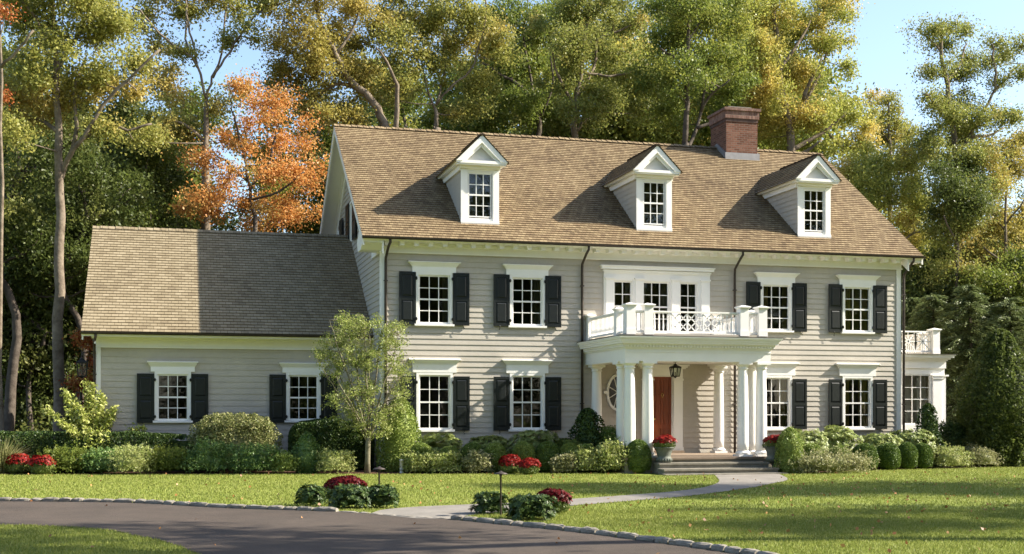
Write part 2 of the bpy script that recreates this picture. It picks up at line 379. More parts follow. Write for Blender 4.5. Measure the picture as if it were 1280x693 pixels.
def shingles(mb, e0, e1, r0, r1, course=.15, butt=.022):
    """stepped courses between an eave line e0-e1 and a ridge line r0-r1"""
    e0, e1, r0, r1 = map(Vector, (e0, e1, r0, r1))
    n = ((e1-e0).cross(r0-e0)).normalized()
    if n.z < 0: n = -n
    Ls = ((r0+r1)/2-(e0+e1)/2).length; k = max(1, int(round(Ls/course)))
    ux = (e1-e0).normalized()
    for i in range(k):
        t0, t1 = i/k, (i+1)/k
        a, b = e0.lerp(r0, t0), e1.lerp(r1, t0); c, d = e1.lerp(r1, t1), e0.lerp(r0, t1)
        S = [(round(p.dot(ux), 4)) for p in (a, b, c, d)]
        v0, v1 = i*course+.002, (i+1)*course-.002
        mb.add([a+n*butt, b+n*butt, c, d], [(0, 1, 2, 3)], [[(S[0], v0), (S[1], v0), (S[2], v1), (S[3], v1)]])
        mb.add([a, b, b+n*butt, a+n*butt], [(0, 1, 2, 3)], [[(S[0], v0), (S[1], v0), (S[1], v0+.02), (S[0], v0+.02)]])

# ---- openings on the facade: (centre x, z bottom of glass, z top)
GW = .86
W2F = [(7.43, 4.385, 5.735), (10.30, 4.385, 5.735), (18.57, 4.385, 5.735), (21.48, 4.385, 5.735)]
W1F = [(7.44, 1.25, 2.77), (10.30, 1.25, 2.77), (18.57, 1.25, 2.77), (21.48, 1.25, 2.77)]
holes = [(x-GW/2-.05, x+GW/2+.05, a-.05, b+.05) for x, a, b in W2F+W1F]
holes += [(13.06, 13.68, 4.2, 5.78), (14.02, 14.91, 4.2, 5.78), (15.25, 15.85, 4.2, 5.78)]    # triple window
holes += [(14.37, 15.03, .5, 2.86)]                                                          # door
mb = MB()
siding(mb, X0, 12.0, .1, 6.42, [h for h in holes if h[1] < 12.2])
siding(mb, 12.0, 16.9, .1, 6.42, [h for h in holes if 12 < h[0] < 16.9])
siding(mb, 16.9, X1, .1, 6.42, [h for h in holes if h[0] > 16.9])
# backing sheets so no light leaks through the laps
PW = lambda a, d, z: (X0-d, a, z)
gtop = lambda z: (max(0, EY+(z-EZ)/SLP+.0), min(YB, 2*RY-(EY+(z-EZ)/SLP)))
def gt(z):
    if z <= 6.9: return (0, YB)
    y = EY+(z-EZ)/SLP
    return (y, 2*RY-y)
GHO = [(5.80, 6.45, 7.55, 8.85), (9.20, 9.85, 7.75, 8.6)]
siding(mb, 0, YB, .1, RZ-.1, GHO, P=PW, top=gt)
PE = lambda a, d, z: (X1+d, YB-a, z)
def ge(z):
    if z <= 6.9: return (0, YB)
    y = EY+(z-EZ)/SLP
    return (YB-(2*RY-y), YB-y)
siding(mb, 0, YB, .1, RZ-.1, [], P=PE, top=ge)
siding(mb, 0, X1-X0, .1, 6.7, [], P=lambda a, d, z: (X1-a, YB+d, z))
wall = mb.build('wall', M['siding'], house)

mb = MB()                                     # stone footing below the boards
mb.box(X0+.01, X1-.01, .01, .3, -.3, .1); mb.box(X0+.01, X0+.3, .3, YB, -.3, .1); mb.box(X1-.3, X1-.01, .3, YB, -.3, .1)
mb.build('foundation', M['stone'], house)

for x, xs in ((X0-.03, X0-.03), (X1-.13, X1)):      # corner boards
    mb = MB(); mb.box(x, x+.16, -.035, .0, .1, 6.4); mb.box(xs, xs+.03, .0, .14, .1, 6.4)
    mb.build('corner_board', M['white'], house)

# rooms behind the glass
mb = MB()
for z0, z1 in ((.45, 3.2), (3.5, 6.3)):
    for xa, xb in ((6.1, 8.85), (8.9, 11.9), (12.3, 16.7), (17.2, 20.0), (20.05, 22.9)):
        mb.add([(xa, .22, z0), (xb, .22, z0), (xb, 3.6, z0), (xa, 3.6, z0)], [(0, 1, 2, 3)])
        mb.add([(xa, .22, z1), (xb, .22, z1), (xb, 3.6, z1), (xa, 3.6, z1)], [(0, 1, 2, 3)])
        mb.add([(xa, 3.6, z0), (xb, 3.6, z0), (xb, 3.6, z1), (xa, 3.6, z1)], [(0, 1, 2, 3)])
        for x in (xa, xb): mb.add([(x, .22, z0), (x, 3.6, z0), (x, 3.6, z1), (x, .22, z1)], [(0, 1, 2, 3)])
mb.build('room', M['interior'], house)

# ---- roof
mb = MB()
shingles(mb, (RX0, EY, EZ), (RX1, EY, EZ), (RX0, RY, RZ), (RX1, RY, RZ))
shingles(mb, (RX1, 2*RY-EY, EZ), (RX0, 2*RY-EY, EZ), (RX1, RY, RZ), (RX0, RY, RZ))
i = 0; x = RX0
rr = random.Random(3)
while x < RX1-.05:                            # ridge cap shingles
    w = .2; h = .035+.015*rr.random()
    mb.add([(x, RY-.14, RZ-.075+h), (x+w+.02, RY-.14, RZ-.075+h-.02), (x+w+.02, RY, RZ+h), (x, RY, RZ+h+.02),
            (x, RY+.14, RZ-.075+h), (x+w+.02, RY+.14, RZ-.075+h-.02)], [(0, 1, 2, 3), (3, 2, 5, 4), (0, 3, 4)],
           [[(x, 0), (x+w, 0), (x+w, .12), (x, .12)], [(x, 0), (x+w, 0), (x+w, .12), (x, .12)], [(x, 0), (x+w, 0), (x+w, .12)]])
    x += w
roof = mb.build('roof', M['shingle'], house)

def ylerp(y): return EZ+SLP*(y-EY)
# rake trim on both gables: soffit slab, rake board, frieze on the wall
for xw, xo, sg in ((X0, RX0, -1), (X1, RX1, 1)):
    mb = MB()
    for fr in (0, 1):
        yy = (lambda y: y) if fr == 0 else (lambda y: 2*RY-y)
        a, b = EY+.02, RY
        za, zb = ylerp(a)-.02, ylerp(b)-.02
        xi, xe = (xo-sg*.05, xo-sg*.0)
        def slab(x0, x1, d0, d1):             # plank along the rake between vertical drops d0..d1
            vs = []
            for y, z in ((a, za), (b, zb)):
                for x in (x0, x1):
                    for d in (d0, d1): vs.append((x, yy(y), z-d))
            mb.add(vs, [(0, 1, 3, 2), (4, 6, 7, 5), (0, 4, 5, 1), (2, 3, 7, 6), (1, 5, 7, 3), (0, 2, 6, 4)])
        slab(xo-sg*.06, xo-sg*.012, .0, .26)          # fascia
        slab(xo-sg*.03, xo+sg*.0, .0, .09)            # crown strip
        slab(xw+sg*.05, xo-sg*.062, .06, .085)        # soffit
        slab(xw+sg*.0, xw+sg*.045, .05, .48)          # frieze
        slab(xw+sg*.045, xw+sg*.12, .085, .17)        # bed mould
    mb.build('rake_trim', M['white'], house)
# eave cornice: frieze, bed mould, modillions, crown, returns
mb = MB()
mb.box(X0-.04, X1+.04, -.045, .0, 6.40, 6.70)
mb.box(X0-.06, X1+.06, -.075, -.047, 6.40, 6.445)
mb.prism([(-.002, 6.60), (-.10, 6.62), (-.13, 6.70), (-.002, 6.70)], 0, X0-.13, X1+.13)
mb.box(RX0+.02, RX1-.02, -.44, .0, 6.702, 6.722)
mb.prism([(-.441, 6.70), (-.47, 6.702), (-.50, 6.74), (-.52, 6.79), (-.441, 6.79)], 0, RX0+.01, RX1-.01)
x = X0+.12
while x < X1:
    mb.box(x-.065, x+.065, -.40, -.135, 6.585, 6.70); mb.box(x-.085, x+.085, -.425, -.13, 6.665, 6.701); x += .43
mb.box(X0-.045, X0-.002, .0, 1.6, 6.40, 6.70)
for xo, xw, sg in ((RX0, X0, -1), (RX1, X1, 1)):      # cornice returns at the gable foot
    x_a, x_b = sorted((xo-sg*.02, xw+sg*.01))
    mb.prism([(-.44, 6.72), (-.44, 6.64), (-.3, 6.60), (-.05, 6.46), (.55, 6.46), (.75, 6.76), (.2, 7.1), (-.4, 6.8)], 0, x_a, x_b) if sg < 0 else mb.box(x_a, x_b, -.44, .3, 6.6, 6.7)
mb.build('cornice', M['white'], house)
mb = MB()                                    # half-round gutter
prof = [(-.50-.065+.065*math.cos(t), 6.79+.065*math.sin(t)) for t in [math.pi+math.pi*k/8 for k in range(9)]]
mb.prism(prof, 0, RX0-.01, RX1+.01)
mb.build('gutter', M['gutter'], house)
def downspout(x, ztop, y0, ywall, zbot=.1, parent=house, r=.04):
    mb = MB()
    mb.tube([(x+.06, y0, ztop), (x+.06, y0, ztop-.12), (x+.02, y0+.1, ztop-.24), (x, ywall-.07, ztop-.52), (x, ywall-.055, ztop-.7), (x, ywall-.055, zbot)], r, 8)
    z = ztop-1.2
    while z > zbot+.4: mb.box(x-.055, x+.055, ywall-.1, ywall, z, z+.03); z -= 1.8
    return mb.build('downspout', M['gutter'], parent)
for x in (5.97, 12.03, 17.11, 23.17): downspout(x, 6.76, -.54, -.02 if x < 23 else 0)

# ---- windows
def sash_mesh(w, h, cols, rows, meet=True, casing=.12, sill=True, cas_out=.05, fixed=False):
    """white frame, sashes and muntins round a glass w x h; local: centre x=0, z=0 at glass bottom, wall at y=0, outward -y"""
    mb = MB(); c = .045
    for sx in (-1, 1):
        a, b = sorted((sx*(w/2+c), sx*(w/2+casing))); mb.box(a, b, -cas_out, .05, -c, h+c)
        a, b = sorted((sx*w/2, sx*(w/2+c))); mb.box(a, b, .0, .075, -c, h+c)
        a, b = sorted((sx*(w/2+c), sx*(w/2+c+.03))); mb.box(a, b, .05, .16, -c, h+c)
    mb.box(-w/2-casing, w/2+casing, -cas_out, .05, h+c, h+casing)
    mb.box(-w/2-c, w/2+c, .05, .16, h+c, h+c+.03)
    mb.box(-w/2, w/2, .0, .075, h, h+c); mb.box(-w/2, w/2, .0, .075, -c-.02, 0)
    m = .0115
    for i in range(1, cols):
        x = -w/2+w*i/cols; mb.box(x-m, x+m, .004, .045, 0, h)
    for j in range(1, rows):
        z = h*j/rows
        if meet and j*2 == rows: mb.box(-w/2, w/2, -.004, .07, z-.024, z+.024)
        else: mb.box(-w/2, w/2, .006, .043, z-m, z+m)
    return mb
def pane_mesh(w, h, y=.03):
    mb = MB(); mb.add([(-w/2, y, 0), (w/2, y, 0), (w/2, y, h), (-w/2, y, h)], [(0, 1, 2, 3)]); return mb
def header_mesh(w, z0, fr, crown_w, proj=.13):
    mb = MB(); hw = w/2+.23
    mb.box(-hw, hw, -.055, .0, z0, z0+fr)
    c = crown_w/2; z1 = z0+fr
    st = [(hw, .058, z1-.03), (hw+.02, .07, z1), (hw+.055, .1, z1+.04), (c-.03, proj, z1+.085), (c, proj+.02, z1+.1), (c, proj+.02, z1+.125)]
    for (a, y, z), (a2, y2, z2) in zip(st[:-1], st[1:]):
        vs = [(-a, -y, z), (a, -y, z), (a2, -y2, z2), (-a2, -y2, z2), (-a, 0, z), (a, 0, z), (a2, 0, z2), (-a2, 0, z2)]
        mb.add(vs, [(0, 1, 2, 3), (4, 0, 3, 7), (1, 5, 6, 2)])
    a, y, z = st[-1]; mb.add([(-a, -y, z), (a, -y, z), (a, 0, z+.02), (-a, 0, z+.02)], [(0, 1, 2, 3)])
    a, y, z = st[0]; mb.add([(-a, -y, z), (a, -y, z), (a, 0, z), (-a, 0, z)], [(3, 2, 1, 0)])
    return mb
def sill_mesh(w):
    mb = MB(); hw = w/2+.17; mb.prism([(.04, -.045), (-.10, -.06), (-.10, -.115), (-.05, -.115), (-.05, -.125), (.04, -.125)], 0, -hw, hw); return mb
def curtain_mesh(w, h, a, b, y=.2):
    mb = MB()
    for a, b in ((a, b),):
        n = 12; vs = []
        for i in range(n+1):
            x = a+(b-a)*i/n; yy = y+.03*math.sin(i*2.1)
            vs += [(x, yy, -.1), (x, yy, h+.1)]
        mb.add(vs, [(2*i, 2*i+2, 2*i+3, 2*i+1) for i in range(n)])
    return mb
def make_window(name, x, y, z, w, h, cols=3, rows=4, meet=True, header=None, sill=True, curtain=None, parent=house, rz=0, casing=.12, cas_out=.05, cmat='curtain'):
    fr = sash_mesh(w, h, cols, rows, meet, casing, cas_out=cas_out).build(name, M['white'], parent, at=tuple(np.array((x, y, z))-WP[parent.name]))
    fr.rotation_euler = (0, 0, rz)
    def sub(nm, m, mt):
        o = link(bpy.data.objects.new(nm, m.mesh(nm, mt))); o.parent = fr; return o
    sub('pane', pane_mesh(w, h), M['glass'])
    if header: sub('header', header_mesh(w, h+casing, header[0], header[1]), M['white'])
    if sill: sub('sill', sill_mesh(w), M['white'])
    if curtain and curtain[0]: sub('curtain', curtain_mesh(w, h, -w/2-.05, -w/2+w*curtain[0]), M[cmat])
    if curtain and curtain[1]: sub('curtain', curtain_mesh(w, h, w/2-w*curtain[1], w/2+.05), M[cmat])
    return fr
hd2 = (.19, 1.575); hd1 = (.27, 1.575)
for (x, a, b), cu in zip(W2F, ((.0, .16), (.0, .2), (.3, .12), (.34, .2))): make_window('window', x, 0, a, GW, b-a, header=hd2, curtain=cu, cmat='litcurtain' if x > 17 else 'curtain')
for (x, a, b), cu in zip(W1F, ((.0, .0), (.0, .0), (.2, .3), (.3, .3))): make_window('window', x, 0, a, GW, b-a, header=hd1, curtain=cu, cmat='litcurtain' if x > 17 else 'curtain')

def shutter_mesh(w=.49, h=1.56):
    mb = MB(); st = .065; t = .035
    mid = h*.5
    mb.box(-w/2, -w/2+st, -t, 0, 0, h); mb.box(w/2-st, w/2, -t, 0, 0, h)
    for z0, z1 in ((0, .1), (mid-.05, mid+.05), (h-.08, h)): mb.box(-w/2+st, w/2-st, -t+.001, 0, z0, z1)
    for z0, z1 in ((.1, mid-.05), (mid+.05, h-.08)):
        a, b = -w/2+st, w/2-st
        mb.box(a, b, -.014, 0, z0, z1)
        e = .022; g = .055                    # raised and fielded panel
        vs = [(a+e, -.0145, z0+e), (b-e, -.0145, z0+e), (b-e, -.0145, z1-e), (a+e, -.0145, z1-e),
              (a+g, -.033, z0+g), (b-g, -.033, z0+g), (b-g, -.033, z1-g), (a+g, -.033, z1-g)]
        mb.add(vs, [(0, 1, 5, 4), (1, 2, 6, 5), (2, 3, 7, 6), (3, 0, 4, 7), (4, 5, 6, 7)])
    return mb
def hinge_mesh(h, side):
    mb = MB()
    for z in (0,): mb.box(*sorted((side*.215, side*.30)), -.05, -.036, z, z+.035); mb.box(*sorted((side*.25, side*.285)), -.06, -.02, z-.03, z+.065)
    return mb
def dog_mesh(side):                           # the S-shaped shutter dog at the foot
    mb = MB(); mb.tube([(side*.05, -.045, .03), (side*.08, -.055, -.02), (side*.05, -.055, -.05), (side*.09, -.055, -.09), (side*.06, -.05, -.11)], .009, 5); return mb
smesh = {}
def shutter(x, y, z, h, side, parent=house):  # side: -1 left of its window, +1 right
    k = (round(h, 2), side)
    if k not in smesh:
        smesh[k] = (shutter_mesh(.49, h).mesh('shutter', M['shutter']), hinge_mesh(h, -side).mesh('hinge', M['iron']), dog_mesh(side).mesh('shutter_dog', M['iron']))
    o = link(bpy.data.objects.new('shutter', smesh[k][0])); o.parent = parent
    o.location = np.array((x, y, z))-WP[parent.name]; o.rotation_euler = (0, 0, side*math.radians(1.6)*-1)
    for nm, me, dz in (('hinge', smesh[k][1], .16), ('hinge', smesh[k][1], h-.2), ('shutter_dog', smesh[k][2], 0)):
        c = link(bpy.data.objects.new(nm, me)); c.parent = o; c.location = (0, 0, dz)
for x, a, b in W2F+W1F:
    for sd in (-1, 1): shutter(x+sd*(GW/2+.135+.25), -.045, a-.09, b-a+.21 if b-a < 1.4 else b-a+.10, sd)

# gable windows on the left end wall
for (y0, y1, z0, z1) in GHO:
    gw_ = make_window('gable_window', X0, (y0+y1)/2, z0+.05, y1-y0-.1, z1-z0-.1, 2, 4, False, rz=-math.pi/2, sill=False)
    gw_.children[0].data.materials[0] = M['darkglass']
    for yc in (y0-.55, y1+.45):
        if yc > 10: continue
        o = link(bpy.data.objects.new('shutter', shutter_mesh(.78, z1-z0+.1).mesh('shutter', M['shutter']))); o.parent = house
        o.location = np.array((X0-.06, yc, z0-.05))-WP['house']; o.rotation_euler = (0, 0, -math.pi/2)
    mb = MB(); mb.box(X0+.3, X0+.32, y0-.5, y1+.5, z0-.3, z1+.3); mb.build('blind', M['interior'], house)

# triple window over the porch
mb = MB()
mb.box(12.74, 13.06, -.05, 0, 3.9, 6.12); mb.box(13.68, 14.02, -.05, 0, 3.9, 6.12)
mb.box(14.91, 15.25, -.05, 0, 3.9, 6.12); mb.box(15.85, 16.27, -.05, 0, 3.9, 6.12)
for a, b in ((13.06, 13.68), (14.02, 14.91), (15.25, 15.85)): mb.box(a, b, -.049, 0, 5.78, 6.12); mb.box(a, b, -.049, 0, 3.9, 4.2)
pm = MB()
for x in (12.93, 13.90, 15.10, 16.10):
    pm.box(x-.13, x+.13, -.085, -.051, 3.9, 5.80); pm.box(x-.15, x+.15, -.105, -.05, 5.80, 5.83); pm.box(x-.17, x+.17, -.125, -.05, 5.83, 5.87)
pm.build('window_pilaster', M['white'], house)
for z, w, y in ((6.0, .0, .07), (6.05, .03, .10), (6.12, .10, .15), (6.2, .13, .18)): mb.box(12.74-w, 16.27+w, -y, -.0, z, z+(.05 if z < 6.1 else .08 if z < 6.15 else .035))
mb.build('window_surround', M['white'], house)
for a, b, c, cu in ((13.11, 13.63, 2, (.2, .2)), (14.07, 14.86, 3, (.2, .2)), (15.30, 15.80, 2, (.1, .4))):
    make_window('window', (a+b)/2, 0, 4.25, b-a, 1.48, c, 4, True, sill=False, curtain=cu, casing=.05, cas_out=.02)

# ---- dormers
def dormer(xc):
    yd, hw, he, ye, zb = .42, .57, .79, .14, 7.40
    ze, zp = 9.24, 10.04
    yb = lambda z: EY+(z-EZ)/SLP
    wx0, wx1, wz0, wz1 = -.36, .36, 7.62, 8.98
    mb = MB()                                # body: front boards and cheeks
    mb.box(xc-hw, xc+wx0, yd, yd+.06, zb, 9.16); mb.box(xc+wx1, xc+hw, yd, yd+.06, zb, 9.16)
    mb.box(xc+wx0, xc+wx1, yd, yd+.06, zb, wz0); mb.box(xc+wx0, xc+wx1, yd, yd+.06, wz1, 9.16)
    mb.box(xc-hw-.025, xc-hw+.16, yd-.03, yd-.001, zb+.02, 9.06); mb.box(xc+hw-.16, xc+hw+.025, yd-.03, yd-.001, zb+.02, 9.06)
    mb.box(xc-hw+.16, xc+hw-.16, yd-.026, yd-.001, 9.02, 9.12); mb.box(xc-hw-.03, xc+hw+.03, yd-.06, yd-.0, zb-.05, zb+.11)
    dm = mb.build('dormer', M['white'], house, at=None)
    ck = MB()
    for sg in (-1, 1):
        x = xc+sg*(hw-.004); ck.add([(x, yd+.03, zb-.1), (x, yb(9.2), 9.2), (x, yd+.03, 9.2)], [(0, 1, 2)])
        k = 0
        z = zb
        while z < 9.12:                      # lapped cheek boards
            z2 = min(z+.16, 9.12); y2 = max(yb(z)+.05, yd+.08)
            ck.add([(x+sg*.02, yd+.03, z), (x+sg*.02, y2, z), (x+sg*.005, y2+.16, z2), (x+sg*.005, yd+.03, z2)], [(0, 1, 2, 3)]); z += .16
    def sub(nm, m, mt):
        o = m.build(nm, mt, dm); return o
    sub('cheek', ck, M['siding'])
    # cornice and raking pediment
    pc = MB()
    pc.box(xc-he+.04, xc+he-.04, ye+.03, yd-.03, 9.16, 9.26)
    for sg in (-1, 1):
        a, b = sorted((xc+sg*(hw-.01), xc+sg*(he-.03))); pc.box(a, b, ye+.03, yb(9.26)+.1, 9.19, 9.26)
        a, b = sorted((xc+sg*(he-.06), xc+sg*(he))); pc.box(a, b, ye, yb(9.28)+.1, 9.215, 9.30)
        a, b = sorted((xc+sg*hw, xc+sg*(hw+.07))); pc.box(a, b, yd, yb(9.2)+.1, 9.03, 9.185)
    pc.box(xc-hw-.05, xc+hw+.05, yd-.1, yd, 9.08, 9.155)
    pc.box(xc-he+.06, xc+he-.06, ye+.0, ye+.03, 9.20, 9.29)
    for sg in (-1, 1):                       # raking boards
        P0 = Vector((xc+sg*(he+.01), 0, ze+.02)); P1 = Vector((xc, 0, zp+.02)); nrm = Vector((sg*(zp-ze), 0, he)).normalized()
        for y0, y1, t in ((ye-.02, ye+.06, .17), (ye+.05, ye+.12, .25), (ye+.12, yd, .05)):
            q = [P0, P1, P1-Vector((0, 0, t*1.35)), P0-Vector((sg*t*1.2, 0, .0))]
            vs = [(p.x, y0, p.z) for p in q]+[(p.x, y1, p.z) for p in q]
            pc.add(vs, [(0, 1, 2, 3), (7, 6, 5, 4), (0, 4, 5, 1), (1, 5, 6, 2), (2, 6, 7, 3), (3, 7, 4, 0)])
    sub('pediment_trim', pc, M['white'])
    tp = MB(); tp.add([(xc-.62, ye+.16, 9.25), (xc+.62, ye+.16, 9.25), (xc, ye+.16, 9.9)], [(0, 1, 2)])
    sub('pediment', tp, M['pediment'])
    rf = MB(); sl2 = (zp-ze)/he
    for sg in (-1, 1):
        e0 = (xc+sg*(he+.05), ye-.05, ze-.05*sl2+.045); e1 = (xc+sg*(he+.05), yb(ze)+.25, ze-.05*sl2+.045)
        r0 = (xc, ye-.05, zp+.045); r1 = (xc, yb(zp)+.3, zp+.045)
        if sg < 0: shingles(rf, e1, e0, r1, r0)
        else: shingles(rf, e0, e1, r0, r1)
    for k in range(13):
        y = ye-.06+k*.2; rf.box(xc-.07, xc+.07, y, y+.19, zp+.0, zp+.055+.006*(k % 2))
    sub('dormer_roof', rf, M['shingle'])
    w = sash_mesh(.66, 1.27, 3, 4, True, .08, cas_out=.02)
    o = link(bpy.data.objects.new('sash', w.mesh('sash', M['white']))); o.parent = dm; o.location = np.array((xc, yd, 7.66))-WP[dm.name]
    p = link(bpy.data.objects.new('pane', pane_mesh(.66, 1.27).mesh('pane', M['glass']))); p.parent = dm; p.location = o.location
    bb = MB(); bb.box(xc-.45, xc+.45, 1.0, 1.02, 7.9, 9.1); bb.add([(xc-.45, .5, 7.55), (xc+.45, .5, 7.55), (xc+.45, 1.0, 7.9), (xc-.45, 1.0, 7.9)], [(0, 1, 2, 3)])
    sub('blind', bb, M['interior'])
    return dm
for xc in (8.93, 14.57, 20.15): dormer(xc)

# ---- chimney
def brickbox(mb, x0, x1, y0, y1, z0, z1):
    L1, L2 = x1-x0, y1-y0
    for p, q, u0, u1 in (((x0, y0), (x1, y0), 0, L1), ((x1, y0), (x1, y1), L1, L1+L2), ((x1, y1), (x0, y1), L1+L2, 2*L1+L2), ((x0, y1), (x0, y0), 2*L1+L2, 2*(L1+L2))):
        mb.add([(*p, z0), (*q, z0), (*q, z1), (*p, z1)], [(0, 1, 2, 3)], [[(u0, z0), (u1, z0), (u1, z1), (u0, z1)]])
    mb.add([(x0, y0, z1), (x1, y0, z1), (x1, y1, z1), (x0, y1, z1)], [(0, 1, 2, 3)], [[(0, 0), (L1, 0), (L1, L2), (0, L2)]])
    mb.add([(x0, y0, z0), (x1, y0, z0), (x1, y1, z0), (x0, y1, z0)], [(3, 2, 1, 0)], [[(0, 0), (L1, 0), (L1, L2), (0, L2)]])
mb = MB(); brickbox(mb, 19.36, 20.60, 5.44, 6.80, 10.6, 12.32)
chim = mb.build('chimney', M['brick'], house)
mb = MB(); brickbox(mb, 19.31, 20.65, 5.39, 6.85, 12.42, 12.70); brickbox(mb, 19.26, 20.70, 5.34, 6.90, 12.70, 12.80); mb.build('chimney_cap', M['brick_cap'], chim)
mb = MB(); brickbox(mb, 19.34, 20.62, 5.42, 6.82, 12.30, 12.42); mb.build('dark_band', M['darkbrick'], chim)
mb = MB(); mb.box(19.52, 20.44, 5.6, 6.64, 12.8, 12.9); mb.build('crown', M['stone'], chim)
mb = MB(); mb.box(19.30, 20.66, 5.38, 5.44, 10.88, 11.16)
for x0, x1 in ((19.30, 19.359), (20.601, 20.66)): mb.prism([(5.44, 10.88), (5.44, 11.16), (RY, RZ+.16), (6.8, RZ-.1), (6.8, RZ-.5)], 0, x0, x1)
mb.build('flashing', M['lead'], chim)

# ================================================================== porch
PX0, PX1, PY = 12.35, 16.40, -3.35
PZ = .44
mb = MB()
mb.box(12.1, 16.75, -3.65, -.03, .0, PZ-.06)
mb.build('porch_base', M['stone'], house)
mb = MB(); mb.box(12.06, 16.79, -3.70, -.03, PZ-.06, PZ); mb.build('porch_floor', M['paverbrick'], house)
for i, (y0, y1, z) in enumerate(((-4.12, -3.66, .30), (-4.60, -4.12, .155))):
    mb = MB(); mb.box(12.95-.05*i, 16.25+.05*i, y0, y1-.0, 0, z-.05); mb.box(12.93-.05*i, 16.27+.05*i, y0-.03, y1+.02, z-.05, z)
    mb.build('porch_step', M['stone'], house)
mb = MB(); mb.box(12.8, 16.4, -5.0, -4.63, -.1, .03); mb.build('porch_step', M['stone'], house)

H = 3.15-PZ
def column(x, y):
    r = .165
    mb = MB(); prof = [(r*.985, .16)]+[(r*(1-.17*max(0, (t-.3)/.7)**1.5), .16+(H-.36)*t) for t in [k/10 for k in range(11)]]
    mb.lathe(prof, n=24)
    c = mb.build('column', M['white'], house, at=tuple(np.array((x, y, PZ))-WP['house']))
    b = MB(); b.box(-.21, .21, -.21, .21, 0, .06); b.lathe([(.16, .06), (.205, .075), (.215, .1), (.205, .125), (.175, .135), (.17, .16)], n=24)
    k = MB(); z = H-.2; k.lathe([(.14, z), (.165, z+.005), (.165, z+.03), (.145, z+.04), (.15, z+.07), (.18, z+.10), (.195, z+.13)], n=24); k.box(-.21, .21, -.21, .21, z+.13, z+.2)
    for nm, m in (('column_base', b), ('capital', k)):
        o = link(bpy.data.objects.new(nm, m.mesh(nm, M['white']))); o.parent = c
    return c
for x, y in ((PX0, PY), (12.89, PY), (PX0, -2.72), (15.82, PY), (PX1, PY), (PX1, -2.72), (12.42, -.3), (16.45, -.3)): column(x, y)

# entablature: architrave beam, dentils, cornice, deck
mb = MB(); e0, e1, ey = 12.15, 16.60, -3.55
for x0, x1, y0, y1 in ((e0, e1, ey, ey+.4), (e0, e0+.4, ey+.4, 0), (e1-.4, e1, ey+.4, 0)): mb.box(x0, x1, y0, y1, 3.15, 3.50)
mb.box(e0-.015, e1+.015, ey-.015, ey-.001, 3.40, 3.43)
mb.box(e0+.4, e1-.4, ey+.4, -.02, 3.22, 3.26)     # ceiling
steps = [(.03, 3.50, 3.535), (.055, 3.535, 3.60), (.10, 3.60, 3.64), (.17, 3.64, 3.70), (.20, 3.70, 3.76), (.235, 3.76, 3.80), (.26, 3.80, 3.835)]
for o_, z0, z1 in steps: mb.box(e0-o_, e1+o_, ey-o_, -.001, z0, z1)
x = e0-.07
while x < e1+.08: mb.box(x, x+.05, ey-.095, ey-.055, 3.54, 3.598); x += .095
y = ey-.05
while y < -.1:
    mb.box(e0-.095, e0-.055, y, y+.05, 3.54, 3.598); mb.box(e1+.055, e1+.095, y, y+.05, 3.54, 3.598); y += .095
mb.build('porch_entablature', M['white'], house)
mb = MB(); mb.box(e0-.27, e1+.27, ey-.27, -.001, 3.836, 3.85); mb.build('porch_roof_deck', M['gutter'], house)
mb = MB(); mb.box(e0+.05, e1-.05, ey+.07, -.02, 3.851, 3.93); mb.build('deck_curb', M['tanwall'], house)

RT = 4.56
def post_mesh(w=.26, h=.79, round_top=False):
    mb = MB(); a = w/2
    mb.box(-a, a, -a, a, 0, h); mb.box(-a-.012, a+.012, -a-.012, a+.012, 0, .16)
    mb.box(-a-.025, a+.025, -a-.025, a+.025, h, h+.03); mb.box(-a-.05, a+.05, -a-.05, a+.05, h+.03, h+.06)
    vs = [(-a-.05, -a-.05, h+.06), (a+.05, -a-.05, h+.06), (a+.05, a+.05, h+.06), (-a-.05, a+.05, h+.06), (0, 0, h+.11)]
    mb.add(vs, [(0, 1, 4), (1, 2, 4), (2, 3, 4), (3, 0, 4)])
    return mb
pm_ = post_mesh().mesh('balustrade_post', M['white']); pm2 = post_mesh(.2, .72).mesh('balustrade_post', M['white'])
zd = 3.90
for x, y, me in ((PX0, PY, pm_), (12.89, PY, pm_), (15.82, PY, pm_), (PX1, PY, pm_), (12.27, -2.66, pm2), (16.42, -2.66, pm2), (12.27, -.14, pm2), (16.42, -.14, pm2)):
    o = link(bpy.data.objects.new('balustrade_post', me)); o.parent = house; o.location = np.array((x, y, zd))-WP['house']
bal = MB(); bal.lathe([(.022, 0), (.022, .02), (.016, .03), (.027, .12), (.022, .2), (.015, .34), (.022, .47), (.018, .5), (.022, .56)], n=8)
balm = bal.mesh('baluster', M['white'])
def rail(p, q, z0=3.99, z1=RT, turned=None):
    """handrail, bottom rail and its balusters between two points"""
    mb = MB(); P, Q = Vector((*p, 0)), Vector((*q, 0)); d = (Q-P)
    mb.beam((*p, z1), (*q, z1), .09, .045); mb.beam((*p, z1-.035), (*q, z1-.035), .05, .03); mb.beam((*p, z0), (*q, z0), .07, .06)
    r = mb.build('railing', M['white'], house)
    n = max(1, int(d.length/.115)); 
    for i in range(n):
        s = P+d*((i+.5)/n)
        o = link(bpy.data.objects.new('baluster', balm)); o.parent = r; o.location = np.array((s.x, s.y, z0+.02))-WP[r.name]; o.scale = (1, 1, (z1-z0-.05)/.56)
    return r
rail((12.27, -.24), (12.27, -2.56)); rail((16.42, -.24), (16.42, -2.56))
rail((12.29, -2.76), (12.33, -3.20)); rail((16.42, -2.76), (16.40, -3.20))
rail((12.50, PY), (12.74, PY)); rail((15.97, PY), (16.25, PY))
rail((13.04, PY), (13.56, PY)); rail((15.12, PY), (15.67, PY))
mb = MB()                                     # fretwork centre panel
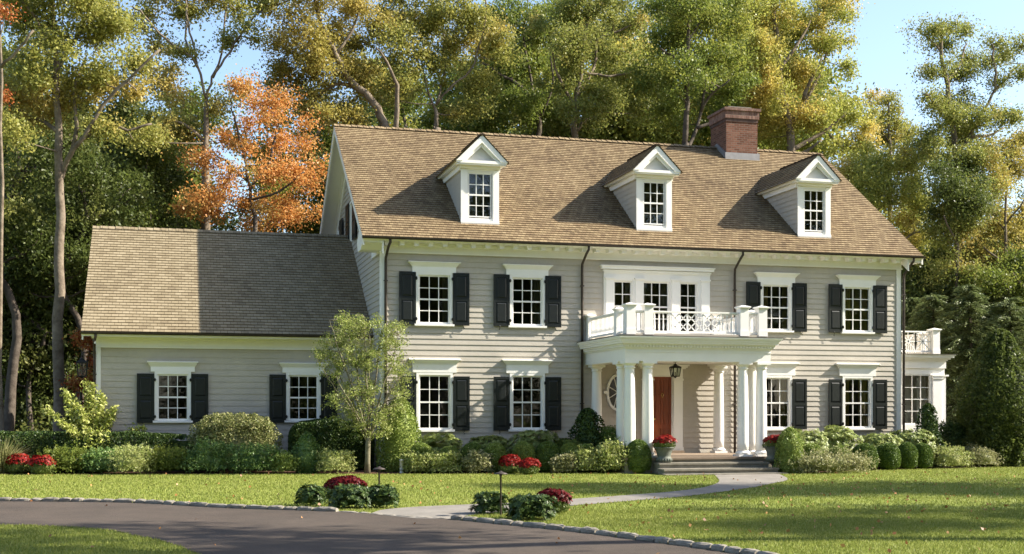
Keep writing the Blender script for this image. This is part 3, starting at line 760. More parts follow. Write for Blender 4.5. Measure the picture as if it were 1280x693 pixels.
xa, xb, za, zb = 13.60, 15.08, 4.02, RT-.05
mb.beam((13.56, PY, RT), (15.12, PY, RT), .09, .045); mb.beam((13.56, PY, 3.99), (15.12, PY, 3.99), .07, .06)
for x in (xa-.02, xb+.02, (xa*2+xb)/3, (xa+2*xb)/3): mb.box(x-.018, x+.018, PY-.02, PY+.02, za, zb)
t = .016
for k in range(3):
    a, b = xa+(xb-xa)*k/3, xa+(xb-xa)*(k+1)/3; m_ = (a+b)/2; zm = (za+zb)/2
    for p, q in (((a, za), (b, zb)), ((a, zb), (b, za)), ((a, zm), (m_, zb)), ((m_, zb), (b, zm)), ((a, zm), (m_, za)), ((m_, za), (b, zm))):
        mb.beam((p[0], PY, p[1]), (q[0], PY, q[1]), .03, .024, up=(0, 1, 0))
mb.build('fretwork_panel', M['white'], house)

# door, surround, oval window
mb = MB(); dx0, dx1, dz0, dz1 = 14.39, 15.01, .52, 2.82
mb.box(dx0, dx1, .08, .12, dz0, dz1); st = .07
mb.box(dx0, dx0+st, .06, .08, dz0, dz1); mb.box(dx1-st, dx1, .06, .08, dz0, dz1); mb.box((dx0+dx1)/2-.03, (dx0+dx1)/2+.03, .061, .08, dz0, dz1)
for z, h in ((dz0, .2), (1.2, .12), (2.15, .09), (dz1-.09, .09)): mb.box(dx0+st, dx1-st, .062, .08, z, z+h)
for (za, zb) in ((.72, 1.2), (1.32, 2.15), (2.24, 2.73)):
    for xa, xb in ((dx0+st, (dx0+dx1)/2-.03), ((dx0+dx1)/2+.03, dx1-st)): mb.box(xa+.03, xb-.03, .066, .08, za+.03, zb-.03)
door = mb.build('door', M['door'], house)
mb = MB(); mb.lathe([(.012, 0), (.03, .01), (.032, .03), (.02, .05), (.01, .055)], n=10); kn = mb.mesh('handle', M['brass'])
o = link(bpy.data.objects.new('handle', kn)); o.parent = door; o.location = np.array((dx0+.05, .06, 1.5))-WP['house']; o.rotation_euler = (math.pi/2, 0, 0)
mb = MB(); mb.tube([(dx0+.31, .05, 2.32), (dx0+.27, .035, 2.25), (dx0+.31, .03, 2.16), (dx0+.35, .035, 2.25), (dx0+.31, .05, 2.32)], .01, 6); mb.build('knocker', M['brass'], door)
mb = MB()
for x0, x1 in ((14.0, 14.36), (15.04, 15.34)):
    mb.box(x0, x1, -.075, -.0, .5, 2.86); mb.box(x0-.02, x1+.02, -.095, -.0, .44, .62); mb.box(x0-.02, x1+.02, -.095, 0, 2.70, 2.76)
mb.box(14.0, 15.34, -.08, .0, 2.862, 3.06); mb.box(13.93, 15.42, -.13, .0, 3.06, 3.10); mb.box(13.88, 15.47, -.17, 0, 3.10, 3.15); mb.box(13.83, 15.52, -.2, 0, 3.15, 3.2)
for x0, x1 in ((14.36, dx0), (dx1, 15.04)): mb.box(x0, x1, -.0, .1, .5, dz1+.04)
mb.box(dx0, dx1, .0, .1, dz1, dz1+.04)
mb.build('door_surround', M['white'], house)
mb = MB(); mb.box(14.1, 15.3, -.3, .1, PZ+.001, .52); mb.build('door_sill', M['paverbrick'], house)
ox, oz, oa, ob = 13.20, 2.32, .30, .50
mb = MB(); n = 40
for r0, r1, y0, y1 in ((1.0, 1.24, -.065, -.02),):
    ring = []
    for i in range(n):
        t = 2*math.pi*i/n; c_, s_ = math.cos(t), math.sin(t)
        ring.append([(ox+(oa+.0)*c_, y0, oz+ob*s_), (ox+(oa+.065)*c_, y0, oz+(ob+.065)*s_), (ox+(oa+.075)*c_, y1, oz+(ob+.075)*s_), (ox+oa*c_, y1, oz+ob*s_)])
    vs = [p for q in ring for p in q]; fs = []
    for i in range(n):
        j = (i+1) % n
        for a_, b_ in ((0, 1), (1, 2), (3, 0)): fs.append((4*i+a_, 4*j+a_, 4*j+b_, 4*i+b_))
    mb.add(vs, fs)
for a in (0, 90, 180, 270):                   # keystones
    c_, s_ = math.cos(math.radians(a)), math.sin(math.radians(a))
    mb.beam((ox+(oa-.0)*c_, -.05, oz+(ob-.0)*s_), (ox+(oa+.16)*c_, -.05, oz+(ob+.16)*s_), .1, .06, up=(0, 1, 0))
for a in (20, 65, 115, 160):
    c_, s_ = math.cos(math.radians(a)), math.sin(math.radians(a))
    mb.beam((ox-oa*c_, -.042, oz-ob*s_), (ox+oa*c_, -.042, oz+ob*s_), .02, .02, up=(0, 1, 0))
mb.lathe([(.06, 0), (.06, .01), (.05, .02)], ox, -.05, oz-.01, 16)
ov = mb.build('oval_window', M['white'], house)
mb = MB(); vs = [(ox+oa*math.cos(2*math.pi*i/n), -.03, oz+ob*math.sin(2*math.pi*i/n)) for i in range(n)]; mb.add(vs, [tuple(range(n))])
mb.build('pane', M['darkglass'], ov)

# ================================================================== left wing
WX0, WY, WEY, WEZ, WRY, WRZ = -2.2, 1.9, 1.365, 4.035, 6.732, 7.79
mb = MB()
WH = [(-.06-.47, -.06+.47, 1.47, 2.84), (3.77-.47, 3.77+.47, 1.47, 2.84)]
siding(mb, WX0, X0, .1, 3.66, WH, expo=.18, P=lambda a, d, z: (a, WY-d, z), out=.016)
wsl = (WRZ-WEZ)/(WRY-WEY)
def wt(z):
    if z <= 4.05: return (WY, 2*WRY-WY)
    y = WEY+(z-WEZ)/wsl; return (y, 2*WRY-y)
siding(mb, WY, 2*WRY-WY, .1, WRZ-.1, [], expo=.18, P=lambda a, d, z: (WX0-d, a, z), top=wt, out=.016)
siding(mb, 0, X0-WX0, .1, 3.9, [], expo=.18, P=lambda a, d, z: (X0-a, 2*WRY-WY+d, z))
mb.build('wing_wall', M['siding'], house)
mb = MB(); mb.box(WX0+.01, X0-.01, WY+.01, WY+.3, -.3, .1); mb.build('foundation', M['stone'], house)
mb = MB(); shingles(mb, (-2.6, WEY, WEZ), (X0, WEY, WEZ), (-2.6, WRY, WRZ), (X0, WRY, WRZ), .17)
shingles(mb, (X0, 2*WRY-WEY, WEZ), (-2.6, 2*WRY-WEY, WEZ), (X0, WRY, WRZ), (-2.6, WRY, WRZ), .17)
x = -2.6
while x < X0-.05:
    w = .24; h = .03+.012*rr.random()
    mb.add([(x, WRY-.14, WRZ-.085+h), (x+w+.02, WRY-.14, WRZ-.085+h-.015), (x+w+.02, WRY, WRZ+h), (x, WRY, WRZ+h+.015),
            (x, WRY+.14, WRZ-.085+h), (x+w+.02, WRY+.14, WRZ-.085+h)], [(0, 1, 2, 3), (3, 2, 5, 4), (0, 3, 4)],
           [[(x, 0), (x+w, 0), (x+w, .12), (x, .12)], [(x, 0), (x+w, 0), (x+w, .12), (x, .12)], [(x, 0), (x+w, 0), (x+w, .12)]])
    x += w
mb.build('wing_roof', M['shingle_wing'], house)
mb = MB()
mb.box(WX0-.02, X0, WY-.04, WY, 3.62, 3.99); mb.box(WX0-.05, X0, WY-.075, WY-.041, 3.60, 3.64); mb.prism([(WY-.041, 3.86), (WY-.1, 3.9), (WY-.14, 3.97), (WY-.041, 3.97)], 0, WX0-.14, X0)
mb.box(-2.58, X0, WEY+.03, WY, 3.972, 3.99); mb.box(-2.59, X0, WEY, WEY+.03, 3.90, 4.02)
for fr in (0, 1):
    yy = (lambda y: y) if fr == 0 else (lambda y: 2*WRY-y)
    for x0, x1, d0, d1 in ((-2.58, -2.54, .02, .24), (-2.54, WX0, .06, .08), (WX0-.04, WX0, .05, .35)):
        vs = [(x, yy(y), z-d) for y, z in ((WEY+.02, WEZ), (WRY, WRZ-.01)) for x in (x0, x1) for d in (d0, d1)]
        mb.add(vs, [(0, 1, 3, 2), (4, 6, 7, 5), (0, 4, 5, 1), (2, 3, 7, 6), (1, 5, 7, 3), (0, 2, 6, 4)])
mb.build('wing_cornice', M['white'], house)
mb = MB(); mb.box(WX0-.025, WX0+.11, WY-.035, WY, .1, 3.6); mb.box(WX0-.03, WX0, WY, WY+.13, .1, 3.6); mb.build('corner_board', M['white'], house)
mb = MB(); prof = [(WEY-.06+.06*math.cos(t), 4.015+.06*math.sin(t)) for t in [math.pi+math.pi*k/8 for k in range(9)]]
mb.prism(prof, 0, -2.62, X0-.04); mb.build('gutter', M['gutter'], house)
downspout(WX0-.06, 4.0, WEY-.05, WY)
for x, cu in ((-.06, (.05, .05)), (3.77, (.12, .05))):
    make_window('window', x, WY, 1.52, .80, 1.27, header=(.17, 1.46), curtain=cu)
    for sd in (-1, 1): shutter(x+sd*(.40+.135+.24), WY-.045, 1.40, 1.45, sd)
mb = MB()
for xa, xb in ((-2.1, 1.9), (1.95, 5.7)):
    mb.box(xa, xb, 5, 5.05, .3, 3.5)
    for x in (xa, xb): mb.add([(x, WY+.22, .3), (x, 5, .3), (x, 5, 3.5), (x, WY+.22, 3.5)], [(0, 1, 2, 3)])
    for z in (.3, 3.5): mb.add([(xa, WY+.22, z), (xb, WY+.22, z), (xb, 5, z), (xa, 5, z)], [(0, 1, 2, 3)])
mb.build('room', M['interior'], house)

# ================================================================== sunroom at the right end
sx0, sx1, sy0, sy1 = X1, 25.28, .8, 5.2
mb = MB()
mb.box(sx0, sx1, sy0, sy0+.08, .1, 1.30); mb.box(sx0, sx1, sy0, sy0+.08, 2.99, 3.2)
mb.box(sx0, 23.66, sy0, sy0+.08, 1.3, 2.99); mb.box(24.76, sx1, sy0, sy0+.08, 1.3, 2.99)
mb.box(sx1-.08, sx1, sy0+.08, sy1, .1, 1.3); mb.box(sx1-.08, sx1, sy0+.08, sy1, 2.99, 3.2)
for y in (1.1, 2.5, 3.9, 5.12): mb.box(sx1-.08, sx1, y-.1, y+.08, 1.3, 2.99)
mb.box(sx0, sx1, sy1-.08, sy1, .1, 3.2)
mb.build('sunroom_wall', M['white'], house)
mb = MB()
for x in (24.98,):
    mb.box(x-.17, x+.17, sy0-.05, sy0-.001, .1, 2.98); mb.box(x-.2, x+.2, sy0-.07, sy0-.001, .1, .3); mb.box(x-.2, x+.2, sy0-.08, sy0-.001, 2.85, 2.91); mb.box(x-.23, x+.23, sy0-.10, sy0-.001, 2.93, 2.985)
mb.box(sx1, sx1+.05, sy0+.0, sy0+.34, .1, 2.98); mb.box(sx1, sx1+.10, sy0-.1, sy0+.4, 2.93, 2.985)
mb.build('sunroom_pilaster', M['white'], house)
mb = MB(); mb.box(sx0, sx1+.02, sy0-.06, sy1, 3.2, 3.45)
for o_, z0, z1 in ((.05, 3.45, 3.50), (.12, 3.50, 3.56), (.2, 3.56, 3.63), (.24, 3.63, 3.66)): mb.box(sx0, sx1+o_, sy0-.06-o_, sy1+o_, z0, z1)
mb.build('sunroom_cornice', M['white'], house)
mb = MB(); mb.box(sx0, sx1+.26, sy0-.33, sy1+.2, 3.661, 3.675); mb.build('sunroom_roof_deck', M['gutter'], house)
make_window('window', 24.21, sy0+.02, 1.35, .98, 1.6, 3, 4, False, sill=False, casing=.05, cas_out=.03)
for y in (1.75, 3.15, 4.5):
    make_window('window', sx1-.02, y, 1.35, 1.1, 1.6, 3, 4, False, sill=False, casing=.05, cas_out=.03, rz=math.pi/2)
mb = MB()
for x, y in ((24.95, sy0+.1),): pass
zz = 3.68
mb.beam((sx0, sy0+.1, 4.44), (24.8, sy0+.1, 4.44), .09, .05); mb.beam((sx0, sy0+.1, 3.78), (24.8, sy0+.1, 3.78), .07, .06)
xa, xb, za, zb = sx0+.05, 24.78, 3.81, 4.41
for k in range(3):
    a, b = xa+(xb-xa)*k/3, xa+(xb-xa)*(k+1)/3; m_ = (a+b)/2; zm = (za+zb)/2
    for p, q in (((a, za), (b, zb)), ((a, zb), (b, za)), ((a, zm), (b, zm)), ((m_, za), (m_, zb)), ((a, za), (a, zb)), ((b, za), (b, zb))):
        mb.beam((p[0], sy0+.1, p[1]), (q[0], sy0+.1, q[1]), .035, .03, up=(0, 1, 0))
mb.build('fretwork_panel', M['white'], house)
for x, y, me in ((24.95, sy0+.1, pm_), (25.2, sy0+1.2, pm2)):
    o = link(bpy.data.objects.new('balustrade_post', me)); o.parent = house; o.location = np.array((x, y, zz))-WP['house']
rail((25.2, sy0+.25), (25.2, sy0+1.1), 3.78, 4.44); rail((25.2, sy0+1.3), (25.2, sy1), 3.78, 4.44)

# ================================================================== lanterns
def lantern_mesh(h=.42, w=.26):
    fm, gm = MB(), MB(); a, b = w*.5, w*.36
    zt, zb = h*.70, h*.08
    cor = [(-1, -1), (1, -1), (1, 1), (-1, 1)]
    for i in range(4):
        (x0, y0), (x1, y1) = cor[i], cor[(i+1) % 4]
        fm.beam((x0*a, y0*a, zt), (x0*b, y0*b, zb), .018, .018); fm.beam((x0*a, y0*a, zt), (x1*a, y1*a, zt), .022, .022); fm.beam((x0*b, y0*b, zb), (x1*b, y1*b, zb), .022, .022)
        mx0, my0, mx1, my1 = (x0+x1)/2*a, (y0+y1)/2*a, (x0+x1)/2*b, (y0+y1)/2*b
        fm.beam((mx0, my0, zt), (mx1, my1, zb), .01, .01)
        gm.add([(x0*a*.97, y0*a*.97, zt), (x1*a*.97, y1*a*.97, zt), (x1*b*.97, y1*b*.97, zb), (x0*b*.97, y0*b*.97, zb)], [(0, 1, 2, 3)])
    fm.add([(x*a*1.12, y*a*1.12, zt+.01) for x, y in cor]+[(x*a*.4, y*a*.4, h*.86) for x, y in cor], [(0, 1, 5, 4), (1, 2, 6, 5), (2, 3, 7, 6), (3, 0, 4, 7), (3, 2, 1, 0), (4, 5, 6, 7)])
    fm.lathe([(w*.2, h*.86), (w*.22, h*.89), (w*.12, h*.93), (w*.04, h*.95), (.02, h*.97), (.004, h*1.0)], n=10)
    fm.lathe([(w*.05, -.02), (w*.2, .02), (b*1.1, zb)], n=10)
    fm.lathe([(.012, zb), (.012, zb+.13)], n=8)
    return fm, gm
fm, gm = lantern_mesh()
lz = 2.74
lan = root('hanging_lantern', (14.29, -2.0, lz), 'black iron lantern with glass sides hanging from the porch ceiling', 'lantern')
fm.build('lantern_frame', M['iron'], lan, at=(0, 0, 0)); gm.build('glass', M['glass'], lan, at=(0, 0, 0))
mb = MB(); mb.tube([(0, 0, .41), (0, 0, 3.215-lz)], .008, 6); mb.lathe([(.06, 3.19-lz), (.06, 3.215-lz)], n=12); mb.build('hanger', M['iron'], lan, at=(0, 0, 0))
fm, gm = lantern_mesh(.62, .30)
lan = root('wall_lantern', (-2.62, 2.1, 2.72), 'black coach lantern on a bracket at the left end of the wing', 'lantern')
fm.build('lantern_frame', M['iron'], lan, at=(0, 0, 0)); gm.build('glass', M['glass'], lan, at=(0, 0, 0))
mb = MB(); mb.tube([(0, 0, .6), (.02, 0, .72), (.18, 0, .76), (.36, 0, .62), (.40, 0, .4)], .014, 6); mb.box(.375, .40, -.07, .07, .15, .65); mb.build('bracket', M['iron'], lan, at=(0, 0, 0))

# ================================================================== ground, lawn, driveway, path
def G(pts, z=0.0): return [tuple(onG(u, v)[:2])+(z,) for u, v in pts]
def sheet(name, pts, m, z):
    import bmesh
    bm = bmesh.new(); f = bm.faces.new([bm.verts.new((p[0], p[1], z)) for p in pts])
    bmesh.ops.triangulate(bm, faces=[f]); bmesh.ops.recalc_face_normals(bm, faces=bm.faces)
    for q in bm.faces:
        if q.normal.z < 0: q.normal_flip()
    me = bpy.data.meshes.new(name); bm.to_mesh(me); bm.free(); me.materials.append(m)
    return tag(link(bpy.data.objects.new(name, me)), kind='structure')
sheet('ground', [(-400, -300), (400, -300), (400, 500), (-400, 500)], M['forestfloor'], -.012)
sheet('lawn', [(-120, -120), (120, -120), (120, 1.0), (26, 3.5), (-4, 3.5), (-120, 3.5)], M['lawn'], -.004)
KERB = [(-420, 640), (-200, 630), (-60, 626.5), (0, 627), (100, 628), (175, 629.5), (281, 635.5), (400, 639.5), (450, 641.8), (504, 646.5), (560, 649.5), (640, 657.5), (715, 665), (815, 678), (915, 692), (1000, 706), (1100, 725), (1250, 760), (1500, 840)]
ISLE = [(-420, 664), (-100, 655), (0, 656.5), (60, 658), (131, 662.5), (169, 670), (206, 677.5), (245, 692), (285, 712), (330, 760), (360, 850)]
def smooth(P, n=6):
    P = [np.array(p[:2]) for p in P]; out = []
    for i in range(len(P)-1):
        p0, p1, p2, p3 = P[max(i-1, 0)], P[i], P[i+1], P[min(i+2, len(P)-1)]
        for k in range(n):
            t = k/n
            out.append(.5*((2*p1)+(p2-p0)*t+(2*p0-5*p1+4*p2-p3)*t*t+(3*p1-p0-3*p2+p3)*t**3))
    out.append(P[-1]); return out
KC = smooth(G(KERB)); IC = smooth(G(ISLE))
DRIVE = [tuple(p) for p in KC]+[(16, -40), (-3, -40)]+[tuple(p) for p in IC[::-1]]
sheet('driveway', [(x, y, 0) for x, y in DRIVE], M['asphalt'], .004)
UP = [(470, 640), (481, 637.5), (517, 634.3), (589, 631), (639, 629), (711, 624.5), (790, 619), (840, 615), (878, 610), (897, 604), (898, 599), (892, 593)]
LO = [(972, 592), (985, 600), (960, 606), (940, 610), (865, 620), (790, 626.5), (711, 633), (640, 640), (590, 645), (566, 649.5)]
PATH = [tuple(p) for p in smooth(G(UP))]+[tuple(p) for p in smooth(G(LO))]+[tuple(p) for p in G([(520, 648.6), (462, 643)])]
sheet('path', [(p[0], p[1], 0) for p in PATH], M['concrete'], .008)
BEDL = smooth(G([(-500, 597), (-200, 594), (0, 593.5), (200, 593.5), (420, 593), (520, 593), (600, 592.5), (700, 591), (780, 591), (818, 592)]))
BEDL = [tuple(p) for p in BEDL]+[(14.1, -3.0), (13.0, 1.0), (5.0, 2.8), (-24, 2.8)]
sheet('planting_bed', BEDL, M['mulch'], .010)
BEDR = smooth(G([(978, 592), (1020, 591), (1100, 588), (1200, 585.5), (1290, 583), (1500, 578)]))
BEDR = [tuple(p) for p in BEDR]+[(50, 5), (16, 5), (16.6, -3.0)]
sheet('planting_bed', BEDR, M['mulch'], .0105)

# kerb of rough granite blocks, laid flush where the path meets the drive
mb = MB(); kr = random.Random(5)
L = [0]; 
for a, b in zip(KC[:-1], KC[1:]): L.append(L[-1]+np.linalg.norm(b-a))
def at_len(s):
    i = min(max(np.searchsorted(L, s)-1, 0), len(KC)-2); t = (s-L[i])/(L[i+1]-L[i]); d = KC[i+1]-KC[i]
    return KC[i]+d*t, d/np.linalg.norm(d)
fl0, fl1 = G([(428, 641)])[0][0], G([(566, 650)])[0][0]
s = 0
while s < L[-1]-1:
    ln = .24+.24*kr.random(); g = .012
    (p, d) = at_len(s+g); (q, _) = at_len(s+ln-g); nrm = np.array([-d[1], d[0]])
    m_ = (p+q)/2; flush = fl0 < m_[0] < fl1
    h = .020 if flush else .062+.02*kr.random(); w = .12+.02*kr.random()
    K = 4; prof = [(0+.008, -.02), (.0, h*.3), (.004, h*.75), (.03, h), (w*.5, h*1.03), (w-.02, h*.98), (w, h*.6), (w, -.02)]
    vs = []
    for k in range(K+1):
        t = k/K; c = p+(q-p)*t; e = .012 if k in (0, K) else 0
        for o_, z in prof:
            j = 0 if z < 0 else .007
            oo = o_+(e if o_ < w/2 else -e)+kr.uniform(-j, j); zz = z-(e if z > h*.5 else 0)+kr.uniform(-j, j)*(.3 if flush else 1)
            vs.append((*(c+nrm*oo), zz))
    n = len(prof); fs = [(k*n+i, k*n+i+1, (k+1)*n+i+1, (k+1)*n+i) for k in range(K) for i in range(n-1)]
    fs += [tuple(range(n)), tuple(K*n+i for i in range(n))[::-1]]
    mb.add(vs, fs); s += ln
tag(mb.build('kerb', M['kerb']), kind='structure')

# grass blades
def inside(P, poly):
    x, y = P[:, 0], P[:, 1]; r = np.zeros(len(P), bool); n = len(poly)
    for i in range(n):
        x0, y0 = poly[i][:2]; x1, y1 = poly[(i+1) % n][:2]
        if y0 == y1: continue
        c = ((y0 > y) != (y1 > y)) & (x < (x1-x0)*(y-y0)/(y1-y0)+x0); r ^= c
    return r
def blades(n, d0, d1, hgt, wid):
    dd = np.sqrt(rng.uniform(d0*d0, d1*d1, n)); k = rng.uniform(-.46, .46, n)
    P = np.stack([dd*(sA+k*cA), CAM[1]+dd*(cA-k*sA)], 1)
    ok = ~inside(P, DRIVE) & ~inside(P, PATH) & ~inside(P, BEDL) & ~inside(P, BEDR) & ~((P[:, 1] > -5.05) & (P[:, 0] > 12) & (P[:, 0] < 17.4)) & (P[:, 1] < 1)
    for i in range(0, len(KC)-1, 2):
        ok &= (np.hypot(P[:, 0]-KC[i][0], P[:, 1]-KC[i][1]) > .12)
    P = P[ok]; m = len(P)
    clump = .6+.4*np.sin(P[:, 0]*3.1+np.sin(P[:, 1]*2.3)*2)*np.sin(P[:, 1]*4.7+P[:, 0])
    a = rng.uniform(0, 2*np.pi, m); h = hgt*(.55+.7*rng.random(m))*(.8+.2*clump); w = wid*(.7+.6*rng.random(m))
    b = np.column_stack([P, np.zeros(m)]); s_ = np.stack([np.cos(a), np.sin(a), np.zeros(m)], 1)*w[:, None]/2
    tip = b+np.stack([rng.normal(0, .35, m)*h, rng.normal(0, .35, m)*h, h], 1)
    mid = b+(tip-b)*.55; mid[:, 2] = h*.62
    V = np.stack([b-s_, b+s_, mid+s_*.7, tip], 1).reshape(-1, 3)
    return V, np.arange(4*m).reshape(m, 4)
V, Fq = join([blades(260000, 12.5, 22, .038, .009), blades(200000, 22, 39, .04, .016)])
tag(obj_np('grass', V, Fq, M['grassblade']), kind='stuff')
# fallen leaves
n = 520; dd = np.sqrt(rng.uniform(13**2, 35**2, n)); k = rng.uniform(-.42, .42, n)**1
k = np.where(rng.random(n) < .55, rng.uniform(.02, .42, n), k)
P = np.stack([dd*(sA+k*cA), CAM[1]+dd*(cA-k*sA), np.full(n, .045)], 1)
ok = ~inside(P, BEDL) & ~inside(P, BEDR); P = P[ok]; on = inside(P, DRIVE) | inside(P, PATH); P[on, 2] = .016
P = P[~on | (rng.random(len(P)) < .35)]
V, Fq = leaf_quads(P, .06, .8); V[:, 2] = np.maximum(V[:, 2], .010)
tag(obj_np('fallen_leaves', V, Fq, LP['dead']), 'brown and orange leaves fallen on the lawn', kind='stuff')

# ================================================================== shrubs and border plants
def lump(D, seed, k=1.0):
    r = np.zeros(len(D)); q = np.random.default_rng(seed)
    for i in range(7):
        w = q.normal(size=3)*(2.2+1.3*i)*k; r += np.sin(D@w+q.uniform(0, 6.28))/(1.6+i)
    return r
def place(u, v, w, h, depth=1.0):
    """centre, half width, height of a plant whose front foot shows at pixel (u, v)"""
    g = onG(u, v); s = ((g[1]-CAM[1])/(cA-((u-CX)/F)*sA))/F
    rw, hh = w*s/2, h*s
    d = unit(np.array([ray(u, v)[0], ray(u, v)[1], 0])); c = g+d*rw*.75*depth; f = np.dot(c-CAM, [sA, cA, 0])/np.dot(g-CAM, [sA, cA, 0])
    c[2] = 0; return c, rw*f, hh*f
def shell(n, c, rw, h, rd=None, lumpy=.12, seed=0, thick=.12, p=2.0, lk=1.0, zc=.42):
    rd = rd or rw
    D = unit(rng.normal(size=(n, 3))); D[:, 2] = np.where(D[:, 2] < -.55, -D[:, 2], D[:, 2])
    S = np.sign(D)*np.abs(D)**(2/p) if p != 2 else D
    r = (1+lumpy*lump(D, seed, lk))*(1-thick*rng.random(n)**1.5)
    P = S*r[:, None]*np.array([rw, rd, 1])
    P[:, 2] = np.where(S[:, 2] > 0, P[:, 2]*h*(1-zc), P[:, 2]*h*zc*1.3)+h*zc
    P = P+c; ok = P[:, 2] > .01; return P[ok], D[ok]
def core(c, rw, h, rd=None, k=.84, seed=0, lumpy=.1, p=2.0, zc=.42):
    rd = rd or rw; n, m = 20, 12; V = []
    for j in range(m+1):
        ph = -math.pi/2*.75+(math.pi/2*1.75)*j/m
        for i in range(n):
            t = 2*math.pi*i/n; D = np.array([math.cos(ph)*math.cos(t), math.cos(ph)*math.sin(t), math.sin(ph)])
            S = np.sign(D)*np.abs(D)**(2/p); r = k*(1+lumpy*lump(D[None], seed)[0])
            z = S[2]*r*(h*(1-zc) if S[2] > 0 else h*zc*1.3)+h*zc
            V.append(c+np.array([S[0]*r*rw, S[1]*r*rd, max(z, 0)]))
    F_ = [(j*n+i, j*n+(i+1) % n, (j+1)*n+(i+1) % n, (j+1)*n+i) for j in range(m) for i in range(n)]
    return np.array(V), np.array(F_)
SEED = [100]
def shrub(kind, name, label, cat, u, v, w, h, m, leaf, n, group=None, depth=1.0, rd=None, back=0.0, **k):
    SEED[0] += 1; sd = SEED[0]
    vt = v-h
    if 570 < v < 592.4: v = 592.4 if u < 980 else 592.2-(u-980)*.029
    if rd: depth = min(1, rd/max(.1, w*36/F/2))
    c, rw, hh = place(u, v, w, h, depth); d = unit(np.array([ray(u, v)[0], ray(u, v)[1], 0])); c = c+d*back
    tc = np.dot(c-CAM, [sA, cA, 0]); rw = w*tc/F/2; hh = CAM[2]+(HZ-vt)*tc/F
    lm = LP[m] if isinstance(m, str) else m
    if kind == 'ball': P, D = shell(n, c, rw, hh, lumpy=.03, seed=sd, thick=.07, p=2.25); pr = [leaf_quads(P, leaf), core(c, rw, hh, k=.86, seed=sd, lumpy=.03, p=2.25)]
    elif kind == 'mound':
        P, D = shell(n, c, rw, hh, rd=rd, lumpy=k.get('lumpy', .16)*1.15, seed=sd, thick=.42, p=k.get('sp', 2.4), lk=k.get('lk', 1.7)); P = P+.07*k.get('rough', 1)*rw*np.sin(P*np.array([23, 19, 27])/max(rw, .4)).sum(1, keepdims=True)*D
        pr = [leaf_quads(P, leaf, k.get('asp', .6)), core(c, rw, hh, rd=rd, k=.58, seed=sd, lumpy=.12, p=2.4)]
    elif kind == 'cone':
        z = rng.random(n)**1.3; a = rng.uniform(0, 2*np.pi, n); base = k.get('base', .75)
        prof = np.minimum(1, (base+z*1.2))*np.clip((1-z)*k.get('tp', 1.6), 0, 1)**.5
        D = np.stack([np.cos(a), np.sin(a), z*3], 1); r = prof*(1+k.get('lp', .16)*lump(D*1.3, sd))*(1-.35*rng.random(n)**1.5)
        P = c+np.stack([np.cos(a)*r*rw, np.sin(a)*r*rw, z*hh+.03], 1); pr = [leaf_quads(P, leaf)]
        zz = np.linspace(0, .95, 8); V = []
        for q in zz:
            pf = min(1, base+q*1.2)*min(1, (1-q)*k.get('tp', 1.6))**.5
            for i in range(14): V.append(c+np.array([math.cos(i*.4488)*pf*rw*.68, math.sin(i*.4488)*pf*rw*.68, q*hh]))
        pr.append((np.array(V), np.array([(j*14+i, j*14+(i+1) % 14, (j+1)*14+(i+1) % 14, (j+1)*14+i) for j in range(7) for i in range(14)])))
    elif kind == 'rosette':                 # whorls of long leaves on a loose mound (rhododendron, hosta)
        nw = max(8, n//9); P0, D = shell(nw, c, rw, hh, rd=rd, lumpy=.13, seed=sd, thick=.35, p=2.4); Q = []
        nw = len(P0); ctr = c+np.array([0, 0, hh*.3]); ax = unit(P0-ctr+np.array([0, 0, .25])+rng.normal(0, .15, (nw, 3)))
        a0 = unit(np.cross(ax, rng.normal(size=(nw, 3)))); b0 = np.cross(ax, a0); Vs = []
        for j in range(9):
            t = 2*np.pi*j/9+rng.uniform(0, .3, nw); d = unit((a0*np.cos(t)[:, None]+b0*np.sin(t)[:, None])+ax*rng.uniform(.1, .7, (nw, 1)))
            s_ = unit(np.cross(d, ax)); Lf = (leaf*(.7+.6*rng.random(nw)))[:, None]
            Vs.append(np.stack([P0, P0+d*Lf*.5+s_*Lf*.17, P0+d*Lf-ax*Lf*.15, P0+d*Lf*.5-s_*Lf*.17], 1).reshape(-1, 3))
        V = np.concatenate(Vs); pr = [(V, np.arange(len(V)).reshape(-1, 4)), core(c, rw, hh, rd=rd, k=.6, seed=sd, lumpy=.12, p=2.4)]
    elif kind == 'spiky':                   # upright arching blades from the base
        a = rng.uniform(0, 2*np.pi, n); r0 = np.sqrt(rng.random(n)); lean = k.get('lean', .5)
        b = c+np.stack([np.cos(a)*r0*rw*.55, np.sin(a)*r0*rw*.55, np.zeros(n)], 1)
        L_ = hh*(.55+.5*rng.random(n)); out = np.stack([np.cos(a), np.sin(a), np.zeros(n)], 1)*(rw*lean*(.4+.6*r0))[:, None]+rng.normal(0, .06, (n, 3))*hh
        p1 = b+out*.45+np.array([0, 0, 1])*(L_*.62)[:, None]; p2 = b+out+np.array([0, 0, 1])*(L_*(1-.25*r0*lean))[:, None]; p2[:, 2] = np.maximum(p2[:, 2], .02)
        s_ = unit(np.cross(p2-b, rng.normal(size=(n, 3))))*leaf
        V = np.concatenate([np.stack([b-s_*.4, b+s_*.4, p1+s_, p1-s_], 1), np.stack([p1-s_, p1+s_, p2+s_*.15, p2-s_*.15], 1)]).reshape(-1, 3)
        pr = [(V, np.arange(len(V)).reshape(-1, 4))]
        if k.get('leafy', 0):
            m_ = k['leafy']; i = rng.integers(0, n, m_); t = rng.random((m_, 1)); Q = b[i]+(p2[i]-b[i])*t+rng.normal(0, .03, (m_, 3)); pr.append(leaf_quads(Q, leaf*3.2, .45))
    elif kind == 'arms':                    # leafy plume-like arms
        na = k.get('arms', 22); Q = []
